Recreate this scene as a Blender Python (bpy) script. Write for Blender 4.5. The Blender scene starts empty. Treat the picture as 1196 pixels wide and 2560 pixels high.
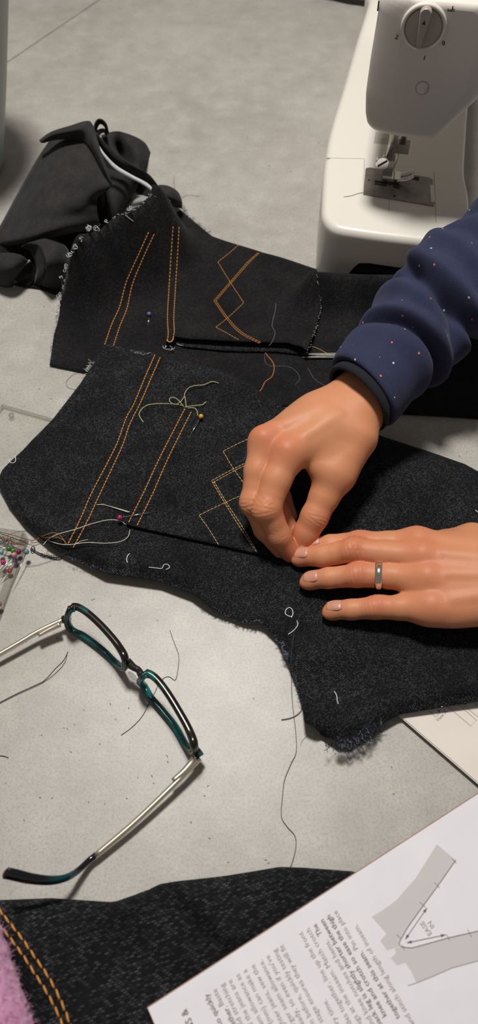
import bpy, bmesh, math, random
import numpy as np
from mathutils import Vector, Matrix
from mathutils.geometry import delaunay_2d_cdt
random.seed(7); RNG = np.random.default_rng(7)
SC = bpy.context.scene
COL = SC.collection
# ------------------------------------------------------------------ camera, world, light, exposure
FPX = 1930.0; PITCH = math.radians(57.0); CAM_H = 0.463
cam_data = bpy.data.cameras.new('camera'); cam = bpy.data.objects.new('camera', cam_data); COL.objects.link(cam)
cam_data.sensor_fit = 'VERTICAL'; cam_data.sensor_height = 36.0
cam_data.lens = 36.0 * FPX / 2560.0
cam_data.clip_start = 0.02; cam_data.clip_end = 20
cam.location = (0, 0, CAM_H); cam.rotation_euler = (math.radians(90) - PITCH, 0, 0)
cam_data.dof.use_dof = True; cam_data.dof.focus_distance = 0.53; cam_data.dof.aperture_fstop = 7.5
SC.camera = cam
world = bpy.data.worlds.new('room'); SC.world = world; world.use_nodes = True
bg = world.node_tree.nodes['Background']; bg.inputs[0].default_value = (1.0, 0.93, 0.86, 1); bg.inputs[1].default_value = 0.155
def lamp(name, loc, target, size, power, color):
    d = bpy.data.lights.new(name, 'AREA'); d.shape = 'DISK'; d.size = size; d.energy = power; d.color = color
    o = bpy.data.objects.new(name, d); COL.objects.link(o); o.location = loc
    o.rotation_euler = (Vector(target) - Vector(loc)).to_track_quat('-Z', 'Y').to_euler()
    return o
lamp('ceiling_lamp', (-0.07, 0.66, 1.42), (0.0, 0.38, 0), 0.24, 21.5, (1.0, 0.955, 0.90))
SC.view_settings.view_transform = 'Standard'; SC.view_settings.look = 'None'
SC.view_settings.gamma = 1.0; SC.view_settings.use_curve_mapping = False
SC.view_settings.exposure = 0.0

# ------------------------------------------------------------------ helpers: reading positions off the photograph
CP, SP = math.cos(PITCH), math.sin(PITCH)
def ray(x, y):
    u = (x - 598.0) / FPX; v = (y - 1280.0) / FPX
    return np.array([u, CP - v * SP, -SP - v * CP])
def P(x, y, z=0.0):                       # point of height z seen at a photo position
    d = ray(x, y); t = (z - CAM_H) / d[2]
    return np.array([0, 0, CAM_H]) + d * t
def on_plane(x, y, p0, n):
    d = ray(x, y); o = np.array([0, 0, CAM_H]); n = np.asarray(n, float)
    return o + d * (np.dot(np.asarray(p0) - o, n) / np.dot(d, n))
def PS(x, y, zf, lift=0.0):               # point on a height field z = zf(X, Y)
    d = ray(x, y); zs = np.arange(.100, -.0016, -.0008); t = (zs - CAM_H) / d[2]; X = d[0] * t; Y = d[1] * t
    f = zs - (zf(X, Y) + lift); k = int(np.argmax(f <= 0)) if (f <= 0).any() else len(zs) - 1
    z = zs[k] if k == 0 else zs[k - 1] + (zs[k] - zs[k - 1]) * f[k - 1] / (f[k - 1] - f[k] + 1e-12)
    p = P(x, y, z); p[2] = float(zf(p[0], p[1])) + lift
    return p
# ------------------------------------------------------------------ helpers: objects
def tag(o, label=None, cat=None, group=None, kind=None):
    if label: o['label'] = label
    if cat: o['category'] = cat
    if group: o['group'] = group
    if kind: o['kind'] = kind
    return o
def empty(name, loc, label=None, cat=None, group=None):
    o = bpy.data.objects.new(name, None); o.empty_display_size = 0.01; COL.objects.link(o)
    o.location = loc; tag(o, label, cat, group)
    bpy.context.view_layer.update()
    return o
def link(name, me, mat, parent=None, smooth=True):
    me.materials.append(mat)
    if smooth:
        me.polygons.foreach_set('use_smooth', [True] * len(me.polygons))
    o = bpy.data.objects.new(name, me); COL.objects.link(o)
    if parent is not None:
        o.parent = parent
        o.matrix_parent_inverse = world_of(parent).inverted()
    return o
def world_of(o):
    m = o.matrix_basis.copy()
    if o.parent is not None: m = world_of(o.parent) @ o.matrix_parent_inverse @ m
    return m
def mesh(name, V, Fc):
    me = bpy.data.meshes.new(name)
    me.from_pydata([tuple(map(float, v)) for v in V], [], [tuple(int(i) for i in f) for f in Fc])
    me.update()
    return me
class MB:                                  # collects shapes into one mesh
    def __init__(s): s.V = []; s.F = []
    def add(s, V, Fc):
        n = len(s.V); s.V += [tuple(map(float, v)) for v in V]; s.F += [tuple(int(i) + n for i in f) for f in Fc]; return s
    def box(s, c, ax, half):               # oriented box: axes as rows
        c = np.asarray(c, float); ax = np.asarray(ax, float); V = []
        for i in (-1, 1):
            for j in (-1, 1):
                for k in (-1, 1): V.append(c + ax[0] * i * half[0] + ax[1] * j * half[1] + ax[2] * k * half[2])
        return s.add(V, [(0, 1, 3, 2), (4, 6, 7, 5), (0, 4, 5, 1), (2, 3, 7, 6), (0, 2, 6, 4), (1, 5, 7, 3)])
    def tube(s, pts, r, n=6, closed=False, up=None, r2=None):
        V, Fc = sweep(pts, r, n, closed, up, r2); return s.add(V, Fc)
    def ball(s, c, r, n=10, m=7, sq=(1, 1, 1), ax=None):
        V = []; Fc = []; c = np.asarray(c, float); A = np.eye(3) if ax is None else np.asarray(ax, float)
        for i in range(m + 1):
            th = math.pi * i / m
            for j in range(n):
                ph = 2 * math.pi * j / n
                q = np.array([math.sin(th) * math.cos(ph) * sq[0], math.sin(th) * math.sin(ph) * sq[1], math.cos(th) * sq[2]]) * r
                V.append(c + q @ A)
        for i in range(m):
            for j in range(n):
                a = i * n + j; b = i * n + (j + 1) % n
                Fc.append((a, a + n, b + n, b))
        return s.add(V, Fc)
    def build(s, name, mat, parent=None, smooth=True, kind=None):
        o = link(name, mesh(name, s.V, s.F), mat, parent, smooth)
        if kind: o['kind'] = kind
        return o
def spline(pts, n=8, closed=False):        # Catmull-Rom through any-dimensional points
    p = np.asarray(pts, float); m = len(p)
    if m < 3 and not closed: return np.array([p[0] + (p[-1] - p[0]) * t for t in np.linspace(0, 1, n + 1)])
    out = []
    rng = range(m) if closed else range(m - 1)
    for i in rng:
        if closed: a, b, c, d = p[(i - 1) % m], p[i], p[(i + 1) % m], p[(i + 2) % m]
        else:
            b, c = p[i], p[i + 1]; a = p[i - 1] if i else 2 * b - c; d = p[i + 2] if i + 2 < m else 2 * c - b
        for k in range(n):
            t = k / n
            out.append(0.5 * ((2 * b) + (c - a) * t + (2 * a - 5 * b + 4 * c - d) * t * t + (3 * b - a - 3 * c + d) * t ** 3))
    if not closed: out.append(p[-1])
    return np.array(out)
def resample(p, step, closed=False):
    p = np.asarray(p, float)
    if closed: p = np.vstack([p, p[:1]])
    L = np.r_[0, np.cumsum(np.linalg.norm(np.diff(p, axis=0), axis=1))]
    n = max(2, int(round(L[-1] / step)))
    t = np.linspace(0, L[-1], n + 1)
    q = np.stack([np.interp(t, L, p[:, k]) for k in range(p.shape[1])], 1)
    return q[:-1] if closed else q
def sweep(pts, r, n=6, closed=False, up=None, r2=None):   # tube; r may vary; r2 = second half axis; up = fixed normal
    p = np.asarray(pts, float); m = len(p)
    r = np.broadcast_to(np.asarray(r, float), (m,)); r2 = r if r2 is None else np.broadcast_to(np.asarray(r2, float), (m,))
    T = np.gradient(p, axis=0) if not closed else np.roll(p, -1, 0) - np.roll(p, 1, 0)
    T /= np.linalg.norm(T, axis=1)[:, None] + 1e-12
    N = np.zeros_like(p)
    u = np.array([0, 0, 1.0]) if up is None else np.asarray(up, float)
    if up is None and abs(T[0] @ u) > .9: u = np.array([1.0, 0, 0])
    for i in range(m):
        ref = u if (up is not None or i == 0) else N[i - 1]
        v = ref - T[i] * (ref @ T[i]); N[i] = v / (np.linalg.norm(v) + 1e-12)
    B = np.cross(T, N)
    a = np.arange(n) * 2 * math.pi / n
    V = (p[:, None] + N[:, None] * (np.cos(a)[None, :, None] * r[:, None, None]) + B[:, None] * (np.sin(a)[None, :, None] * r2[:, None, None])).reshape(-1, 3)
    Fc = []
    for i in range(m if closed else m - 1):
        i2 = (i + 1) % m
        for j in range(n):
            j2 = (j + 1) % n
            Fc.append((i * n + j, i * n + j2, i2 * n + j2, i2 * n + j))
    if not closed:
        Fc.append(tuple(range(n - 1, -1, -1))); Fc.append(tuple((m - 1) * n + j for j in range(n)))
    return V, Fc
def dist_poly(X, Y, poly):                 # distance to an open polyline (world xy)
    X = np.asarray(X, float); Y = np.asarray(Y, float); D = np.full(np.broadcast(X, Y).shape, 1e9)
    for (ax, ay), (bx, by) in zip(poly[:-1], poly[1:]):
        dx, dy = bx - ax, by - ay; L = dx * dx + dy * dy + 1e-15
        t = np.clip(((X - ax) * dx + (Y - ay) * dy) / L, 0, 1)
        D = np.minimum(D, np.hypot(X - ax - t * dx, Y - ay - t * dy))
    return D
def inside(X, Y, poly):
    X = np.asarray(X, float); Y = np.asarray(Y, float); c = np.zeros(np.broadcast(X, Y).shape, bool)
    n = len(poly)
    for i in range(n):
        x1, y1 = poly[i]; x2, y2 = poly[(i + 1) % n]
        if y1 == y2: continue
        k = (y1 > Y) != (y2 > Y)
        c ^= k & (X < (x2 - x1) * (Y - y1) / (y2 - y1) + x1)
    return c
def ridge(px, amp, sig, z=0.004):          # gaussian crest along a photo polyline
    w = [tuple(P(x, y, z)[:2]) for x, y in px]
    return lambda X, Y: amp * np.exp(-(dist_poly(X, Y, w) / sig) ** 2)
def bump(x, y, amp, sx, sy=None, z=0.004):
    c = P(x, y, z); sy = sy or sx
    return lambda X, Y: amp * np.exp(-((X - c[0]) / sx) ** 2 - ((Y - c[1]) / sy) ** 2)
def waves(X, Y, amp, seed):                # gentle unevenness of lying cloth
    r = np.random.default_rng(seed); z = 0
    for _ in range(7):
        k = r.uniform(40, 150); a = r.uniform(0, 6.28); ph = r.uniform(0, 6.28)
        z = z + np.sin(k * (np.cos(a) * X + np.sin(a) * Y) + ph)
    return amp * z / 7
def cloth(name, out_px, zf, mat, parent, step=0.003, thick=0.0011, uvrot=0.0, lift=0.0, ragged=0.0):
    """a lying piece of cloth: outline read off the photo, height field zf, with a thickness"""
    ow = np.array([PS(x, y, zf, lift) for x, y in out_px])[:, :2]
    ow = resample(ow, step * 0.8, True)
    if ragged: ow = ow + RNG.normal(0, ragged, ow.shape)
    lo, hi = ow.min(0), ow.max(0)
    gx, gy = np.meshgrid(np.arange(lo[0], hi[0], step), np.arange(lo[1], hi[1], step))
    gx = gx + (np.arange(gx.shape[0]) % 2)[:, None] * step * .5
    k = inside(gx, gy, ow); gx, gy = gx[k], gy[k]
    d = dist_poly(gx, gy, np.vstack([ow, ow[:1]])); k = d > step * .55; g = np.stack([gx[k], gy[k]], 1)
    pts = np.vstack([ow, g]); n = len(ow)
    vs, _, fs, _, _, _ = delaunay_2d_cdt([Vector(p) for p in pts], [], [list(range(n))], 1, 1e-7)
    V2 = np.array([tuple(v) for v in vs]); Z = zf(V2[:, 0], V2[:, 1]) + lift
    top = np.c_[V2, Z]; bot = np.c_[V2, Z - thick]; N = len(V2)
    Fc = [list(f) for f in fs]
    ec = {}
    for f in Fc:
        for a, b in zip(f, f[1:] + f[:1]): ec[(a, b)] = 1
    sides = [(b, a, a + N, b + N) for (a, b) in ec if (b, a) not in ec]
    allF = Fc + [[i + N for i in reversed(f)] for f in Fc] + sides
    me = mesh(name, np.vstack([top, bot]), allF)
    uvmap(me, uvrot)
    return link(name, me, mat, parent)
def uvmap(me, rot=0.0):                    # cloth coordinates in metres
    uv = me.uv_layers.new(name='cloth'); co = np.empty(len(me.vertices) * 3); me.vertices.foreach_get('co', co); co = co.reshape(-1, 3)
    li = np.empty(len(me.loops), int); me.loops.foreach_get('vertex_index', li)
    c, s = math.cos(rot), math.sin(rot); q = co[li]
    uv.data.foreach_set('uv', np.stack([q[:, 0] * c + q[:, 1] * s, -q[:, 0] * s + q[:, 1] * c], 1).ravel())
def loft(name, rows, mat, parent, nu=5, nv=5, thick=0.0011, px=True, uvrot=0.0):
    """a sheet through rows of (photo x, photo y, height)"""
    R = np.array([[P(x, y, z) if px else (x, y, z) for x, y, z in r] for r in rows])
    A = np.array([spline(r, nu) for r in R])
    B = np.array([spline(A[:, j], nv) for j in range(A.shape[1])]).transpose(1, 0, 2)
    B[..., 2] = np.maximum(B[..., 2], 0.0003)
    m, n = B.shape[:2]
    du = np.gradient(B, axis=1); dv = np.gradient(B, axis=0); nn = np.cross(du, dv); nn /= np.linalg.norm(nn, axis=2)[..., None] + 1e-12
    if nn[..., 2].mean() < 0: nn = -nn
    T = B.reshape(-1, 3); L = (B - nn * thick).reshape(-1, 3); N = m * n
    L[:, 2] = np.maximum(L[:, 2], 0.0002)
    Fc = []
    for i in range(m - 1):
        for j in range(n - 1):
            a = i * n + j; f = (a, a + 1, a + n + 1, a + n); Fc.append(f); Fc.append(tuple(x + N for x in reversed(f)))
    rim = [j for j in range(n)] + [i * n + n - 1 for i in range(1, m)] + [(m - 1) * n + j for j in range(n - 2, -1, -1)] + [i * n for i in range(m - 2, 0, -1)]
    for a, b in zip(rim, rim[1:] + rim[:1]): Fc.append((b, a, a + N, b + N))
    me = mesh(name, np.vstack([T, L]), Fc)
    uv = me.uv_layers.new(name='cloth'); li = np.empty(len(me.loops), int); me.loops.foreach_get('vertex_index', li)
    su = np.r_[0, np.cumsum(np.linalg.norm(np.diff(B[m // 2], axis=0), axis=1))]; sv = np.r_[0, np.cumsum(np.linalg.norm(np.diff(B[:, n // 2], axis=0), axis=1))]
    q = li % N; U = su[q % n]; W = sv[q // n]; c, s = math.cos(uvrot), math.sin(uvrot)
    uv.data.foreach_set('uv', np.stack([U * c + W * s, -U * s + W * c], 1).ravel())
    bm = bmesh.new(); bm.from_mesh(me); bmesh.ops.recalc_face_normals(bm, faces=bm.faces); bm.to_mesh(me); bm.free()
    return link(name, me, mat, parent)
# ------------------------------------------------------------------ helpers: distance-field surfaces (hands)
def smin(a, b, k):
    h = np.clip(.5 + .5 * (b - a) / k, 0, 1)
    return b * (1 - h) + a * h - k * h * (1 - h)
class Field:
    def __init__(s, lo, hi, h):
        s.lo = np.asarray(lo, float); s.h = h; s.n = np.ceil((np.asarray(hi) - s.lo) / h).astype(int) + 1
        s.A = np.full(s.n, .03, np.float32)
    def win(s, lo, hi):
        a = np.clip(np.floor((lo - s.lo) / s.h).astype(int), 0, s.n); b = np.clip(np.ceil((hi - s.lo) / s.h).astype(int) + 1, 0, s.n)
        sl = tuple(slice(i, j) for i, j in zip(a, b))
        g = np.meshgrid(*[(np.arange(i, j) * s.h + o).astype(np.float32) for i, j, o in zip(a, b, s.lo)], indexing='ij', sparse=True)
        return sl, g
    def cones(s, pr, k, kin=0.003):        # chain of tapered capsules [(p, r), ...]
        ps = np.array([q[0] for q in pr]); rs = np.array([q[1] for q in pr]); m = rs.max() + .012
        sl, g = s.win(ps.min(0) - m, ps.max(0) + m); d = None
        for i in range(len(pr) - 1):
            a, b = ps[i], ps[i + 1]; ab = b - a; L = ab @ ab + 1e-12
            t = np.clip(((g[0] - a[0]) * ab[0] + (g[1] - a[1]) * ab[1] + (g[2] - a[2]) * ab[2]) / L, 0, 1)
            e = np.sqrt((g[0] - a[0] - t * ab[0]) ** 2 + (g[1] - a[1] - t * ab[1]) ** 2 + (g[2] - a[2] - t * ab[2]) ** 2) - (rs[i] + t * (rs[i + 1] - rs[i]))
            d = e if d is None else smin(d, e, kin)
        s.A[sl] = smin(s.A[sl], d, k)
    def ell(s, c, ax, rad, k):             # ellipsoid, axes as rows
        c = np.asarray(c); ax = np.asarray(ax); m = max(rad) + .012
        sl, g = s.win(c - m, c + m); q = [(g[0] - c[0]) * a[0] + (g[1] - c[1]) * a[1] + (g[2] - c[2]) * a[2] for a in ax]
        k0 = np.sqrt(sum((x / r) ** 2 for x, r in zip(q, rad))); k1 = np.sqrt(sum((x / r ** 2) ** 2 for x, r in zip(q, rad))) + 1e-9
        s.A[sl] = smin(s.A[sl], (k0 * (k0 - 1) / k1).astype(np.float32), k)
    def grooves(s, c, axis, dorsal, amp, spacing, width, side=.010, ph=0.0):
        c = np.asarray(c); m = .014; sl, g = s.win(c - m, c + m); x, y, z = g[0] - c[0], g[1] - c[1], g[2] - c[2]
        t = x * axis[0] + y * axis[1] + z * axis[2]; dn = x * dorsal[0] + y * dorsal[1] + z * dorsal[2]
        w = np.exp(-(t / width) ** 2) * np.clip(dn / .004, 0, 1)
        lat = np.cross(axis, dorsal); q = x * lat[0] + y * lat[1] + z * lat[2]
        s.A[sl] += (amp * w * (.5 + .5 * np.cos(2 * math.pi * (t + 22 * q * q * np.sign(t)) / spacing + ph)) ** 2).astype(np.float32)
    def mesh(s, name):
        A = s.A; S = A < 0; n = np.array(A.shape); nc = n - 1
        acc = np.zeros((nc.prod(), 3), np.float64); cnt = np.zeros(nc.prod(), np.int32); quads = []
        def cid(i, j, k): return (i * nc[1] + j) * nc[2] + k
        for ax in range(3):
            lo = [slice(None)] * 3; hi = [slice(None)] * 3; lo[ax] = slice(0, -1); hi[ax] = slice(1, None)
            I = np.argwhere(S[tuple(lo)] != S[tuple(hi)])
            J = I.copy(); J[:, ax] += 1
            v0 = A[tuple(I.T)].astype(float); v1 = A[tuple(J.T)].astype(float); t = v0 / (v0 - v1)
            p = I.astype(float); p[:, ax] += t
            o1, o2 = (ax + 1) % 3, (ax + 2) % 3
            ok = (I[:, o1] > 0) & (I[:, o2] > 0) & (I[:, o1] < nc[o1]) & (I[:, o2] < nc[o2])
            I, p = I[ok], p[ok]; ins = S[tuple(I.T)]
            ids = []
            for d1, d2 in ((1, 1), (0, 1), (0, 0), (1, 0)):
                c = I.copy(); c[:, o1] -= d1; c[:, o2] -= d2; k = cid(c[:, 0], c[:, 1], c[:, 2]); ids.append(k)
                for q in range(3): acc[:, q] += np.bincount(k, p[:, q], len(acc))
                cnt += np.bincount(k, minlength=len(cnt)).astype(np.int32)
            Q = np.stack(ids, 1); Q[~ins] = Q[~ins][:, ::-1]; quads.append(Q)
        Q = np.vstack(quads); used = np.flatnonzero(cnt); mp = np.full(len(cnt), -1); mp[used] = np.arange(len(used))
        V = acc[used] / cnt[used][:, None] * s.h + s.lo; Q = mp[Q]
        me = bpy.data.meshes.new(name); me.vertices.add(len(V)); me.vertices.foreach_set('co', V.ravel())
        me.loops.add(Q.size); me.loops.foreach_set('vertex_index', Q.ravel().astype(np.int32))
        me.polygons.add(len(Q)); me.polygons.foreach_set('loop_start', np.arange(0, Q.size, 4, dtype=np.int32))
        try: me.polygons.foreach_set('loop_total', np.full(len(Q), 4, np.int32))
        except Exception: pass
        me.update(calc_edges=True); me.validate()
        return me, V
# ------------------------------------------------------------------ materials
def newmat(name):
    m = bpy.data.materials.new(name); m.use_nodes = True; nt = m.node_tree
    return m, nt, nt.nodes['Principled BSDF']
def N(nt, t, **kw):
    n = nt.nodes.new('ShaderNode' + t)
    for k, v in kw.items():
        if k.startswith('i_'): n.inputs[int(k[2:])].default_value = v
        else: setattr(n, k, v)
    return n
def math_(nt, op, a, b=0.0, c=None):
    n = N(nt, 'Math', operation=op)
    for i, v in enumerate((a, b) if c is None else (a, b, c)):
        if isinstance(v, (int, float)): n.inputs[i].default_value = v
        else: nt.links.new(v, n.inputs[i])
    return n.outputs[0]
def mixc(nt, f, a, b, mode='MIX'):
    n = N(nt, 'Mix', data_type='RGBA', blend_type=mode)
    for i, v in ((0, f), (6, a), (7, b)):
        if isinstance(v, (int, float)): n.inputs[i].default_value = v
        elif isinstance(v, tuple): n.inputs[i].default_value = (*v, 1) if len(v) == 3 else v
        else: nt.links.new(v, n.inputs[i])
    return n.outputs[2]
def noise(nt, vec, scale, detail=3.0, rough=.5):
    n = N(nt, 'TexNoise'); n.inputs['Scale'].default_value = scale; n.inputs['Detail'].default_value = detail; n.inputs['Roughness'].default_value = rough
    if vec is not None: nt.links.new(vec, n.inputs['Vector'])
    return n.outputs['Fac']
def ramp(nt, f, lo, hi, a=0.0, b=1.0):
    n = N(nt, 'MapRange'); n.clamp = True
    nt.links.new(f, n.inputs[0]); n.inputs[1].default_value = lo; n.inputs[2].default_value = hi; n.inputs[3].default_value = a; n.inputs[4].default_value = b
    return n.outputs[0]
def bumpn(nt, bs, h, strength, dist):
    n = N(nt, 'Bump'); n.inputs['Strength'].default_value = strength; n.inputs['Distance'].default_value = dist
    nt.links.new(h, n.inputs['Height']); nt.links.new(n.outputs[0], bs.inputs['Normal'])
def plain(name, col, rough=.5, metal=0.0, spec=.5, bump=0.0, scale=800, var=0.0, coat=0.0):
    m, nt, b = newmat(name); b.inputs['Base Color'].default_value = (*col, 1); b.inputs['Roughness'].default_value = rough
    b.inputs['Metallic'].default_value = metal; b.inputs['Specular IOR Level'].default_value = spec; b.inputs['Coat Weight'].default_value = coat
    if bump or var:
        tc = N(nt, 'TexCoord').outputs['Object']; f = noise(nt, tc, scale, 3)
        if var:
            c2 = tuple(max(0, c * (1 - var)) for c in col)
            nt.links.new(mixc(nt, ramp(nt, f, .3, .7), c2, tuple(min(1, c * (1 + var * .6)) for c in col)), b.inputs['Base Color'])
        if bump: bumpn(nt, b, f, .5, bump)
    return m
def concrete():
    m, nt, b = newmat('grey_stone_laminate'); tc = N(nt, 'TexCoord').outputs['Object']
    big = noise(nt, tc, 7, 5, .62); mid = noise(nt, tc, 38, 6, .68); fine = noise(nt, tc, 620, 3, .65); grain = noise(nt, tc, 1700, 2, .6)
    c = mixc(nt, ramp(nt, big, .34, .66), (.335, .315, .283), (.42, .402, .370))
    c = mixc(nt, math_(nt, 'MULTIPLY', ramp(nt, mid, .48, .68), .6), c, (.50, .48, .44))
    c = mixc(nt, math_(nt, 'MULTIPLY', ramp(nt, mid, .45, .30), .6), c, (.285, .265, .235))
    c = mixc(nt, ramp(nt, fine, .46, .66, .0, .55), c, (.235, .22, .195))
    c = mixc(nt, ramp(nt, grain, .50, .68, .0, .45), c, (.54, .52, .485))
    v = N(nt, 'TexVoronoi', feature='F1'); v.inputs['Scale'].default_value = 95; nt.links.new(tc, v.inputs['Vector'])
    spot = math_(nt, 'MULTIPLY', math_(nt, 'LESS_THAN', v.outputs['Distance'], .075), math_(nt, 'GREATER_THAN', N_sep(nt, v.outputs['Color']), .80))
    c = mixc(nt, math_(nt, 'MULTIPLY', spot, .75), c, (.14, .12, .10))
    nt.links.new(c, b.inputs['Base Color']); b.inputs['Roughness'].default_value = .42; b.inputs['Specular IOR Level'].default_value = .5
    bumpn(nt, b, fine, .18, .0002)
    return m
def N_sep(nt, col):
    s = N(nt, 'SeparateColor'); nt.links.new(col, s.inputs[0]); return s.outputs[0]
def denim(name, base, fleck, pitch=.00085, length=.0021, amount=.55, seed=0.0, patch=30.0, duty=(.62, .44), off=.31):
    m, nt, b = newmat(name); uv = N(nt, 'UVMap'); uv.uv_map = 'cloth'
    wob = N(nt, 'TexNoise'); wob.inputs['Scale'].default_value = 90; nt.links.new(uv.outputs[0], wob.inputs['Vector'])
    vadd = N(nt, 'VectorMath', operation='MULTIPLY_ADD'); vadd.inputs[1].default_value = (.0009, .0009, 0)
    nt.links.new(wob.outputs['Color'], vadd.inputs[0]); nt.links.new(uv.outputs[0], vadd.inputs[2])
    s = N(nt, 'SeparateXYZ'); nt.links.new(vadd.outputs[0], s.inputs[0]); U, V = s.outputs[0], s.outputs[1]
    v = math_(nt, 'DIVIDE', V, pitch); row = math_(nt, 'FLOOR', v); fv = math_(nt, 'FRACT', v)
    u = math_(nt, 'ADD', math_(nt, 'DIVIDE', U, length), math_(nt, 'MULTIPLY', row, off)); cu = math_(nt, 'FLOOR', u); fu = math_(nt, 'FRACT', u)
    wn = N(nt, 'TexWhiteNoise', noise_dimensions='3D'); cx = N(nt, 'CombineXYZ'); cx.inputs[2].default_value = seed
    nt.links.new(cu, cx.inputs[0]); nt.links.new(row, cx.inputs[1]); nt.links.new(cx.outputs[0], wn.inputs[0]); rnd = wn.outputs[0]
    pat = noise(nt, uv.outputs[0], patch, 4, .65); fine = noise(nt, uv.outputs[0], 260, 3, .6)
    dash = math_(nt, 'MULTIPLY', ramp(nt, fu, .02, .16), ramp(nt, fu, *duty))
    dash = math_(nt, 'MULTIPLY', dash, math_(nt, 'MULTIPLY', ramp(nt, fv, .08, .28), ramp(nt, fv, .92, .62)))
    thr = math_(nt, 'MULTIPLY', ramp(nt, rnd, .30, .97), ramp(nt, pat, .30, .68, .25, 1.0))
    f = math_(nt, 'MULTIPLY', math_(nt, 'MULTIPLY', dash, thr), amount)
    f = math_(nt, 'MULTIPLY', f, ramp(nt, fine, .32, .62, .35, 1.15))
    c = mixc(nt, ramp(nt, pat, .3, .75), base, tuple(x * 1.7 + .002 for x in base))
    c = mixc(nt, f, c, fleck)
    nt.links.new(c, b.inputs['Base Color']); b.inputs['Roughness'].default_value = .92; b.inputs['Specular IOR Level'].default_value = .12
    b.inputs['Sheen Weight'].default_value = .06; b.inputs['Sheen Roughness'].default_value = .4
    tw = math_(nt, 'ADD', math_(nt, 'MULTIPLY', dash, .8), fine)
    bumpn(nt, b, tw, .55, .00025)
    return m
def glassy(name, tint=(.97, .98, .97), ior=1.45, amount=1.0):
    m = bpy.data.materials.new(name); m.use_nodes = True; nt = m.node_tree; nt.nodes.clear()
    o = N(nt, 'OutputMaterial'); t = N(nt, 'BsdfTransparent'); g = N(nt, 'BsdfGlossy'); mx = N(nt, 'MixShader'); fr = N(nt, 'Fresnel')
    t.inputs[0].default_value = (*tint, 1); g.inputs[0].default_value = (1, 1, 1, 1); g.inputs[1].default_value = .03; fr.inputs[0].default_value = ior
    front = math_(nt, 'SUBTRACT', 1.0, N(nt, 'NewGeometry').outputs['Backfacing'])   # one reflection per sheet
    nt.links.new(math_(nt, 'MULTIPLY', math_(nt, 'MULTIPLY', fr.outputs[0], amount), front), mx.inputs[0]); nt.links.new(t.outputs[0], mx.inputs[1]); nt.links.new(g.outputs[0], mx.inputs[2]); nt.links.new(mx.outputs[0], o.inputs[0])
    return m
def skin():
    m, nt, b = newmat('skin'); at = N(nt, 'Attribute'); at.attribute_name = 'tone'; tc = N(nt, 'TexCoord').outputs['Object']
    mot = noise(nt, tc, 160, 4, .6); pore = N(nt, 'TexVoronoi', feature='F1'); pore.inputs['Scale'].default_value = 1500; nt.links.new(tc, pore.inputs['Vector'])
    lines = N(nt, 'TexVoronoi', feature='DISTANCE_TO_EDGE'); lines.inputs['Scale'].default_value = 620
    mp = N(nt, 'Mapping'); mp.inputs['Scale'].default_value = (1.0, .55, 1.0); nt.links.new(tc, mp.inputs['Vector']); nt.links.new(mp.outputs[0], lines.inputs['Vector'])
    c = mixc(nt, ramp(nt, mot, .3, .7, 0, .22), at.outputs['Color'], (.56, .20, .11))
    nt.links.new(c, b.inputs['Base Color']); b.inputs['Roughness'].default_value = .50; b.inputs['Specular IOR Level'].default_value = .32
    b.inputs['Subsurface Weight'].default_value = .18; b.inputs['Subsurface Radius'].default_value = (1.0, .3, .15); b.inputs['Subsurface Scale'].default_value = .003
    h = math_(nt, 'ADD', math_(nt, 'MULTIPLY', ramp(nt, lines.outputs['Distance'], 0, .12), .7), math_(nt, 'MULTIPLY', pore.outputs['Distance'], .4))
    bumpn(nt, b, h, .20, .00014)
    return m
def fleece():
    m, nt, b = newmat('navy_fleck_jersey'); tc = N(nt, 'TexCoord').outputs['Object']
    f = noise(nt, tc, 1500, 3, .6); big = noise(nt, tc, 60, 3)
    c = mixc(nt, ramp(nt, big, .3, .7), (.0235, .027, .062), (.031, .036, .078))
    c = mixc(nt, ramp(nt, f, .35, .75, 0, .35), c, (.062, .067, .118))
    mp = N(nt, 'Mapping'); mp.inputs['Scale'].default_value = (1, 1, 1); nt.links.new(tc, mp.inputs['Vector'])
    v = N(nt, 'TexVoronoi', feature='F1'); v.inputs['Scale'].default_value = 125; nt.links.new(mp.outputs[0], v.inputs['Vector'])
    s = N(nt, 'SeparateColor'); nt.links.new(v.outputs['Color'], s.inputs[0])
    on = math_(nt, 'MULTIPLY', math_(nt, 'LESS_THAN', v.outputs['Distance'], .10), math_(nt, 'GREATER_THAN', s.outputs[0], .45))
    fc = mixc(nt, math_(nt, 'GREATER_THAN', s.outputs[1], .72), (.62, .60, .58), (.70, .17, .13))
    c = mixc(nt, on, c, fc)
    nt.links.new(c, b.inputs['Base Color']); b.inputs['Roughness'].default_value = .95; b.inputs['Specular IOR Level'].default_value = .1
    b.inputs['Sheen Weight'].default_value = .12; b.inputs['Sheen Roughness'].default_value = .5; b.inputs['Sheen Tint'].default_value = (.6, .62, .8, 1)
    bumpn(nt, b, f, .5, .0005)
    return m
def fuzzy_pink():
    m, nt, b = newmat('pink_fuzzy_wool'); tc = N(nt, 'TexCoord').outputs['Object']
    f = noise(nt, tc, 210, 5, .7); g = noise(nt, tc, 45, 3)
    c = mixc(nt, ramp(nt, f, .3, .7), (.40, .10, .27), (.70, .36, .55)); c = mixc(nt, ramp(nt, g, .35, .7, 0, .5), c, (.76, .45, .63))
    nt.links.new(c, b.inputs['Base Color']); b.inputs['Roughness'].default_value = 1; b.inputs['Specular IOR Level'].default_value = .05
    b.inputs['Sheen Weight'].default_value = .5; b.inputs['Sheen Roughness'].default_value = .6; b.inputs['Sheen Tint'].default_value = (1, .75, .9, 1)
    bumpn(nt, b, f, .8, .002)
    return m
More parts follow.
